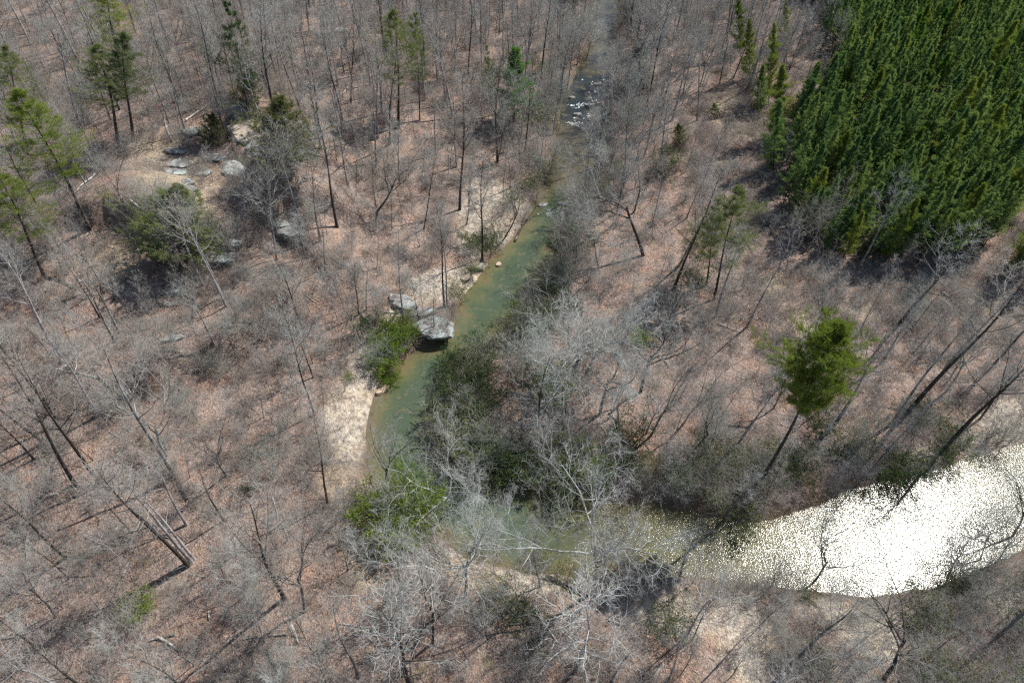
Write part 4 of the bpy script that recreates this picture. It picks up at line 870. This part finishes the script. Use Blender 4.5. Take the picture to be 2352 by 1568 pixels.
# ------------------------------------------------------------------ the ordinary forest
def candidates(step, seed, x0=-130, x1=150, y0=-8, y1=215):
    r = np.random.RandomState(seed); X, Y = np.meshgrid(np.arange(x0, x1, step), np.arange(y0, y1, step), indexing='ij')
    X = X.ravel() + (r.rand(X.size) - 0.5) * step; Y = Y.ravel() + (r.rand(Y.size) - 0.5) * step
    Z = height(X, Y); px, py = project(np.stack([X, Y, Z], -1))
    fr = ((np.stack([X, Y, Z], -1) - [0, 0, CAM_H]) @ M)[:, 2] > 3
    k = fr & (px > -170) & (px < 2620) & (py > -60) & (py < 1960)
    return X[k], Y[k], Z[k], px[k], py[k], r
ZP = [(1780,-80),(1800,-20),(1880,20),(1890,60),(1862,170),(1812,300),(1790,440),(1800,540),(1900,598),(2000,612),(2150,622),(2240,600),(2290,530),(2290,470),(2420,390),(2700,330),(2700,-80)]
ZP2 = [(2310,640),(2352,560),(2700,420),(2700,640),(2420,680)]
ZGAP = [(1830,140),(1905,100),(1900,200),(1860,290),(1820,290)]
ZCLEAR = [(1560,260),(1700,190),(1800,290),(1740,440),(1790,590),(1900,640),(2352,640),(2700,640),(2700,760),(2200,770),(1950,745),(1780,725),(1720,640),(1600,420)]
ZHILL = [(270,330),(520,340),(600,420),(500,520),(340,640),(190,650),(230,450)]
ZFLOOR = [(1320,870),(1600,760),(1750,830),(1720,1030),(1400,1040),(1350,960)]
ZPEN = [(1015,860),(1100,780),(1250,560),(1330,470),(1470,520),(1480,640),(1400,760),(1300,900),(1180,1090),(1040,1010)]
ZLR = [(1700,1390),(2352,1280),(2700,1250),(2700,1960),(1800,1960)]
SANDP = [P for P, s in SAND]
def zmask(px, py, P, soft=20): return zone(px, py, P, soft)
def inplant(px, py): return np.maximum(zmask(px, py, ZP, 6), zmask(px, py, ZP2, 6)) * (1 - zmask(px, py, ZGAP, 8))
def insand(px, py): return np.max([zmask(px, py, P, 8) for P in SANDP], 0)

ORD = ['first', 'second', 'third', 'fourth', 'fifth', 'sixth', 'seventh', 'eighth', 'ninth', 'tenth', 'eleventh', 'twelfth', 'thirteenth', 'fourteenth', 'fifteenth', 'sixteenth', 'seventeenth', 'eighteenth', 'nineteenth', 'twentieth']
LM += [('the white rapids', 1340, 235), ('the lone creek rock', 1145, 617), ('the tan ledge', 575, 318), ('the black cedar shadow', 345, 600), ('the brightest water', 2080, 1260), ('the radial bush', 1731, 720), ('the upper sandy patch', 1110, 470), ('the lower sand', 1650, 1420), ('the layered overhanging rock', 665, 540)]
def ordw(n):
    if n < 20: return ORD[n]
    if n % 10 == 9: return ['thirtieth', 'fortieth', 'fiftieth', 'sixtieth', 'seventieth', 'eightieth', 'ninetieth'][n // 10 - 2]
    return ['twenty', 'thirty', 'forty', 'fifty', 'sixty', 'seventy', 'eighty', 'ninety'][n // 10 - 2] + '-' + ORD[n % 10]
def labels_for(items, noun, tail=''):
    """items: list of (px, py, look). Each label: look + noun + ordinal + direction + landmark, counted outward from the landmark."""
    lmx = np.array([l[1] for l in LM], float); lmy = np.array([l[2] for l in LM], float); g_ = {}
    for i, (x, y, look) in enumerate(items):
        d = np.hypot(lmx - x, (lmy - y) * 1.2); k = int(np.argmin(d)); dx, dy = x - lmx[k], y - lmy[k]
        dr = ('beyond' if dy < 0 else 'in front of') if abs(dy) > abs(dx) else ('on the plantation side of' if dx > 0 else 'on the hillside side of')
        g_.setdefault((look, k, dr), []).append((d[k], i))
    out = [None] * len(items)
    for (look, k, dr), L in g_.items():
        L.sort()
        for n_, (_, i) in enumerate(L):
            o = ordw(n_)
            out[i] = f"{look} {noun}, {o} {dr} {LM[k][0]}" if len(L) > 1 else f"{look} {noun} {dr} {LM[k][0]}"
    return out

def stuff_points(name, kinds, pts, kind='stuff', mats=None):
    """one object whose geometry nodes set copies of the prototypes at fixed points"""
    n = len(pts); me = bpy.data.meshes.new(name); me.vertices.add(n); me.vertices.foreach_set('co', np.array([p[0] for p in pts], np.float32).ravel())
    for nm, ty, arr in (('rot', 'FLOAT_VECTOR', [p[1] for p in pts]), ('scl', 'FLOAT_VECTOR', [p[2] for p in pts])):
        a = me.attributes.new(nm, ty, 'POINT'); a.data.foreach_set('vector', np.array(arr, np.float32).ravel())
    a = me.attributes.new('var', 'INT', 'POINT'); a.data.foreach_set('value', np.array([p[3] for p in pts], np.int32))
    o = link(name, me); ng = bpy.data.node_groups.new(name, 'GeometryNodeTree')
    ng.interface.new_socket('Geometry', in_out='INPUT', socket_type='NodeSocketGeometry'); ng.interface.new_socket('Geometry', in_out='OUTPUT', socket_type='NodeSocketGeometry')
    gi = ng.nodes.new('NodeGroupInput'); go = ng.nodes.new('NodeGroupOutput'); J = ng.nodes.new('GeometryNodeJoinGeometry')
    def na(nm, ty):
        q = ng.nodes.new('GeometryNodeInputNamedAttribute'); q.data_type = ty; q.inputs['Name'].default_value = nm; return q.outputs['Attribute']
    er = ng.nodes.new('FunctionNodeEulerToRotation'); ng.links.new(na('rot', 'FLOAT_VECTOR'), er.inputs[0]); sc_ = na('scl', 'FLOAT_VECTOR'); vr = na('var', 'INT')
    objs = [(k, ob) for k, pr in enumerate(kinds) for ob in pr['objs']]
    for k, ob in objs:
        cmp = ng.nodes.new('FunctionNodeCompare'); cmp.data_type = 'INT'; cmp.operation = 'EQUAL'; ng.links.new(vr, cmp.inputs[2]); cmp.inputs[3].default_value = k
        oi = ng.nodes.new('GeometryNodeObjectInfo'); oi.inputs['Object'].default_value = ob; oi.inputs['As Instance'].default_value = True; oi.transform_space = 'ORIGINAL'
        ip = ng.nodes.new('GeometryNodeInstanceOnPoints')
        ng.links.new(gi.outputs[0], ip.inputs['Points']); ng.links.new(cmp.outputs[0], ip.inputs['Selection']); ng.links.new(oi.outputs['Geometry'], ip.inputs['Instance'])
        ng.links.new(er.outputs[0], ip.inputs['Rotation']); ng.links.new(sc_, ip.inputs['Scale']); ng.links.new(ip.outputs[0], J.inputs[0])
    ng.links.new(J.outputs[0], go.inputs[0]); mo = o.modifiers.new('scatter', 'NODES'); mo.node_group = ng
    return prop(o, kind=kind)

def scatter(kinds, X, Y, Z, H, px, py, lookf, noun, name, cat, group, lim, stuff_name, seed, leansd=0.05, fat=1.0, budget=1):
    """the `lim` largest in the picture become objects, the rest one object of kind stuff"""
    r = np.random.RandomState(seed); P = [p for k in kinds for p in PROTO[k]]; n = len(X)
    dist = np.sqrt(X ** 2 + Y ** 2 + (CAM_H - Z) ** 2); size = H / dist * np.sqrt(np.clip(np.sqrt(X ** 2 + Y ** 2) / dist, 0.2, 1))
    # in view: base or top inside the frame
    tx, ty = project(np.stack([X, Y, Z + H], -1)); inv = ((px > 0) & (px < W) & (py > 0) & (py < Hh)) | ((tx > 0) & (tx < W) & (ty > 0) & (ty < Hh))
    size = np.where(inv, size, size * 0.01); order = np.argsort(-size); var = r.randint(0, len(P), n); yaw = r.rand(n) * 6.283; ln = r.randn(n, 2) * leansd
    big = order[:lim]; rest = order[lim:]
    flatk = [(k, v) for k in kinds for v in range(len(PROTO[k]))]
    items = [(px[i], py[i], lookf(flatk[var[i]], H[i])) for i in big]; labs = labels_for(items, noun)
    for i, lab in zip(big, labs):
        k, v = flatk[var[i]]; o = place(k, v, (X[i], Y[i], Z[i]), H[i], name, lab, cat, group, fat=fat)
        o.rotation_mode = 'XYZ'; o.rotation_euler = (ln[i, 0], ln[i, 1], yaw[i])
    if len(rest) and stuff_name:
        pts = []
        for i in rest:
            s = H[i] / P[var[i]]['H']; pts.append(((X[i], Y[i], Z[i]), (ln[i, 0], ln[i, 1], yaw[i]), (s * fat, s * fat, s), var[i]))
        for kk, pr in enumerate(P):
            if 'objs' not in pr: print('no proto object', name, kk)
        stuff_points(stuff_name, P, pts)
    print(name, n, 'objects', len(big), 'rest', len(rest))

# pine plantation in rows
r = np.random.RandomState(77)
ra = math.radians(62); A_ = np.array([math.cos(ra), math.sin(ra)]); B_ = np.array([-A_[1], A_[0]])
U, V_ = np.meshgrid(np.arange(-40, 300, 1.75), np.arange(-260, 120, 2.3), indexing='ij')
X = (U[..., None] * A_ + V_[..., None] * B_)[..., 0].ravel(); Y = (U[..., None] * A_ + V_[..., None] * B_)[..., 1].ravel()
X = X + r.randn(X.size) * 0.45; Y = Y + r.randn(X.size) * 0.45
X += 20; k = (Y > 40) & (Y < 235) & (X < 190) & (X > 0); X, Y = X[k], Y[k]; Z = height(X, Y); px, py = project(np.stack([X, Y, Z], -1))
k = (inplant(px, py) > 0.5) & (r.rand(len(X)) < 0.5 + 0.85 * vnoise(X, Y, 6, 15)) & (px < 2560) & (py > -80); X, Y, Z, px, py = X[k], Y[k], Z[k], px[k], py[k]
H = (10.3 + r.randn(len(X)) * 1.8 * 0.8 + 2 * (vnoise(X, Y, 16, 16) - 0.5)).clip(7, 13)
scatter(['plantation', 'plantation', 'edgepine'], X, Y, Z, H, px, py, lambda kv, h: 'tall green plantation' if h > 11.6 else 'green plantation' if h > 9.6 else 'short green plantation', 'pine', 'plantation_pine', 'pine', 'planted pines in dense rows', 300, 'plantation_forest', 3, 0.05, fat=1.0)

hb = np.array(HB)
def far_from_hand(X, Y, d):
    return np.min(np.hypot(X[:, None] - hb[None, :, 0], Y[:, None] - hb[None, :, 1]), 1) > d
for (o, x, y, _), lab in zip(THO, labels_for([(x, y, l) for _, x, y, l in THO], 'evergreen shrub')): o['label'] = lab
ZFB = [(1100,1080),(1500,1010),(1750,1030),(1900,960),(2250,960),(2260,1080),(1950,1160),(1800,1210),(1600,1190),(1300,1160)]
ZUP = [(1180,-80),(1560,-80),(1500,250),(1460,480),(1330,520),(1200,480)]
# bare trees
X, Y, Z, px, py, r = candidates(4.0, 21); d = wsd(X, Y)
dens = 0.31 * np.ones(len(X)); dens = np.where((py < 330) & (px > 500), 0.7, dens); dens = np.where((py > 700) & (px < 1300), 0.34, dens)
dens *= 1 - 0.93 * zmask(px, py, ZCLEAR); dens *= 1 - 0.9 * zmask(px, py, ZHILL); dens *= 1 - 0.75 * zmask(px, py, ZFLOOR); dens *= 1 - inplant(px, py); dens *= 1 - 0.85 * insand(px, py); dens *= 1 - 0.95 * zmask(px, py, ZPEN)
dens *= 1 - 0.55 * zmask(px, py, ZLR)
dens *= (d > 0.8) * (0.35 + 0.65 * sstep(1, 7, d)); dens = np.maximum(dens, 0.75 * zmask(px, py, ZUP) * (d > 0.3) * (d < 7)); k = (r.rand(len(X)) < dens) & far_from_hand(X, Y, 2.2)
X, Y, Z, px, py = X[k], Y[k], Z[k], px[k], py[k]; H = (14.5 + 2.8 * r.randn(len(X))).clip(9, 21)
def look_tree(kv, h):
    a = {'forest': 'grey', 'pole': 'straight poled', 'forked': 'forked', 'gnarled': 'dark crooked', 'spreading': 'pale limbed'}[kv[0]]
    return ('tall ' if h > 16 else 'short ' if h < 12.5 else '') + a + ' bare'
nh = len([1 for h_ in HT if h_[0] not in ('slim', 'redbud')])
scatter(['forest', 'pole', 'forest', 'forked'], X, Y, Z, H, px, py, look_tree, 'tree', 'bare_tree', 'tree', 'leafless forest trees', 300 - nh, 'distant_bare_trees', 5, 0.06)
hb = np.concatenate([hb, np.stack([X, Y], -1)])
# young trees
X, Y, Z, px, py, r = candidates(2.5, 31); d = wsd(X, Y)
dens = 0.38 * np.ones(len(X)); dens = np.where(py < 400, 0.45, dens); dens *= 1 - 0.8 * zmask(px, py, ZPEN); dens *= 1 - 0.9 * zmask(px, py, ZCLEAR); dens *= 1 - 0.85 * zmask(px, py, ZHILL); dens *= 1 - 0.8 * zmask(px, py, ZFLOOR); dens *= 1 - inplant(px, py); dens *= 1 - 0.85 * insand(px, py)
dens = np.where((d > 0.4) & (d < 5), dens * 1.2, dens); dens = np.maximum(dens, 0.55 * zmask(px, py, ZUP) * (d < 6)); dens *= (d > 0.4); k = (r.rand(len(X)) < dens) & far_from_hand(X, Y, 0.8)
X, Y, Z, px, py = X[k], Y[k], Z[k], px[k], py[k]; H = (7.0 + 1.8 * r.randn(len(X))).clip(3.5, 11)
scatter(['slim'], X, Y, Z, H, px, py, lambda kv, h: 'tall thin' if h > 9 else 'thin' if h > 7.4 else 'small thin', 'bare sapling', 'bare_sapling', 'sapling', 'leafless young trees', 300 - 8, 'distant_saplings', 6, 0.09)
# brush
X, Y, Z, px, py, r = candidates(1.75, 41); d = wsd(X, Y)
dens = 0.2 * np.ones(len(X)); dens *= 1 - 0.6 * zmask(px, py, ZHILL); dens *= 1 - 0.7 * zmask(px, py, ZFLOOR); dens *= 1 - inplant(px, py); dens *= 1 - 0.85 * insand(px, py)
dens *= 0.1 + 1.9 * fbm(X, Y, 12, 90); dens = np.where((d > 0.1) & (d < 4), np.maximum(dens, np.where((px > 1380) & (py > 1000), 0.75, 0.36)), dens); dens = np.maximum(dens, 0.6 * zmask(px, py, ZLR) * (d > .2) * (1 - .8 * insand(px, py)))
dens = np.maximum(dens, 0.15 * zmask(px, py, ZPEN)); dens *= (d > 0.15) * (1 - .5 * zmask(px, py, ZCLEAR)); k = r.rand(len(X)) < dens
X, Y, Z, px, py = X[k], Y[k], Z[k], px[k], py[k]; H = (2.3 + 0.7 * r.randn(len(X))).clip(0.9, 4)
scatter(['brush'], X, Y, Z, H, px, py, lambda kv, h: ('tall' if h > 3.3 else 'waist high' if h < 2.4 else 'bushy') + [' grey', ' brown', ' ashen', ' lichened'][kv[1]], 'twiggy shrub', 'bare_shrub', 'shrub', 'leafless twiggy shrubs', 290, 'undergrowth', 7, 0.08, fat=1.15)
# creek-side thickets
X, Y, Z, px, py, r = candidates(3.2, 51); d = wsd(X, Y)
dens = 0.3 * ((d > 0.4) & (d < 6)) * (1 - 0.8 * insand(px, py)); dens = np.maximum(dens, 0.1 * zmask(px, py, ZPEN) * (d > .4)); dens = np.maximum(dens, 0.45 * zmask(px, py, ZLR) * (d > .4) * (1 - insand(px, py)))
dens = np.where((px < 1100) & (py > 560) & (py < 1100) & (px > 700), dens * 0.25, dens)
ldd = np.min([seg_dist(X, Y, q, closed=False) for q in LED], 0); dens = np.maximum(dens, 0.6 * (ldd < 2.5)); dens = np.maximum(dens, 0.5 * zmask(px, py, ZFB) * (d > 0.2)); dens = np.maximum(dens, 0.5 * zmask(px, py, ZUP) * (d > 0.2) * (d < 5)); dens *= 1 - 0.8 * insand(px, py); dens = np.where((px > 1380) & (py > 1000) & (d > 0.0) & (d < 2.6), np.maximum(dens, 0.8), dens)
k = r.rand(len(X)) < dens; X, Y, Z, px, py = X[k], Y[k], Z[k], px[k], py[k]; H = (3.6 + 0.8 * r.randn(len(X))).clip(2, 6)
scatter(['thicket'], X, Y, Z, H, px, py, lambda kv, h: ('large' if h > 4 else 'dense') + [' grey', ' lichen green'][kv[1]], 'thicket', 'creekside_thicket', 'thicket', 'many stemmed thickets along the creek', 290, 'creekside_undergrowth', 8, 0.08)
X, Y, Z, px, py, r = candidates(3.4, 55); d = wsd(X, Y)
dens = 0.1 * ((d > 0.4) & (d < 6)) + 0.6 * zmask(px, py, ZFB) * (d > 0.1) * (d < 8) + 0.25 * zmask(px, py, ZLR) * (d > 0.3); dens *= 1 - 0.9 * insand(px, py)
k = (r.rand(len(X)) < dens) & (inplant(px, py) < 0.5); X, Y, Z, px, py = X[k], Y[k], Z[k], px[k], py[k]; H = (2.6 + 0.6 * r.randn(len(X))).clip(1.2, 4)
scatter(['olive', 'evergreen'], X, Y, Z, H, px, py, lambda kv, h: ('tall ' if h > 2.9 else '' if h > 2.3 else 'small ') + ('olive' if kv[0] == 'olive' else 'dark green'), 'leafy shrub', 'leafy_shrub', 'shrub', 'leafy shrubs near the water', 290, None, 9, 0.08, fat=1.2)
o = place('brush', 1, at(1731, 722), 3.4, 'bare_shrub', 'large brown bush with stems radiating like spokes on the open litter', 'shrub', None, fat=1.6)
for x, y, h_, lab in [(555,440,3.0,'low round grey bush on the rocky slope above the pale stick'),(285,1450,3.0,'grey tangled bush below the lone fresh green shrub'),(500,100,3.2,'blue grey bush high on the slope behind the narrow trunk'),(240,390,3.4,'grey tangle of twigs beneath the hazy green pine')]:
    place('thicket', 0, at(x, y), h_, 'bare_shrub', lab, 'shrub', None, fat=1.3)
# low brush and litter sprigs: nobody could count these
X, Y, Z, px, py, r = candidates(1.15, 61); d = wsd(X, Y)
dens = 0.28 + 0.5 * zmask(px, py, ZCLEAR); dens *= (d > 0.1) * (1 - inplant(px, py)) * (1 - 0.85 * insand(px, py)) * (0.3 + 1.4 * fbm(X, Y, 7, 95)); k = r.rand(len(X)) < dens
X, Y, Z = X[k], Y[k], Z[k]; P = PROTO['lowbrush']
for q, pr in enumerate(P):
    o = place('lowbrush', q, (*at(1900 + 60 * q, 700)[:2], at(1900 + 60 * q, 700)[2]), 1.1, 'low_bush', ['low brown bush in the clearing nearer the soft green pine', 'low brown bush in the middle of the open clearing', 'low grey bush in the clearing toward the plantation edge tree'][q], 'bush', 'low bushes of the clearing')
pts = []
for i in range(len(X)):
    s = 0.5 + 0.9 * r.rand(); pts.append(((X[i], Y[i], Z[i]), (0, 0, r.rand() * 6.28), (s * 1.2, s * 1.2, s), r.randint(0, 3)))
stuff_points('ground_brush', P, pts); print('ground brush', len(pts))
# more fallen trunks among the trees
r = np.random.RandomState(88); LG = []
while len(LG) < 60:
    x, y = r.uniform(10, 2340), r.uniform(20, 1550); p = flat(x, y, 1.5)
    if wsd(p[0], p[1]) < 2 or inplant(np.array([x]), np.array([y]))[0] > .3: continue
    a = r.rand() * 6.28; L = 22 + 75 * r.rand(); x1, y1 = x + L * math.cos(a), y + 0.7 * L * math.sin(a); q = flat(x1, y1, 1.5)
    if wsd(q[0], q[1]) < 1: continue
    k = r.randint(3); LG.append((log(x, y, x1, y1, 0.06 + 0.09 * r.rand(), None, [M_wood, M_bark, M_bark_dark][k], nb=r.randint(1, 4), bend=0.03), x, y, ['pale', 'grey', 'dark'][k] + (' long' if L > 60 else ' short' if L < 38 else '')))
for (o, x, y, _), lab in zip(LG, labels_for([(x, y, l) for _, x, y, l in LG], 'fallen trunk')): o['label'] = lab
# fallen sticks
G = Geo(); X, Y, Z, px, py, r = candidates(1.3, 71); d = wsd(X, Y); k = (r.rand(len(X)) < 0.4) & (d > 0.1) & (inplant(px, py) < 0.5); X, Y = X[k], Y[k]
n = len(X); a = r.rand(n) * 6.28; L = 0.4 + 1.6 * r.rand(n) ** 2; c = np.stack([np.cos(a), np.sin(a)], -1); S = np.stack([X, Y], -1)
Pp = np.stack([S - c * L[:, None] / 2, S + r.randn(n, 2) * 0.08, S + c * L[:, None] / 2], 1); Zz = height(Pp[..., 0], Pp[..., 1]) + 0.04
tubes(G, np.concatenate([Pp, Zz[..., None]], -1), np.repeat((0.012 + 0.02 * r.rand(n))[:, None], 3, 1), 3)
prop(link('fallen_sticks', G.mesh('fallen_sticks'), M_wood), kind='stuff')
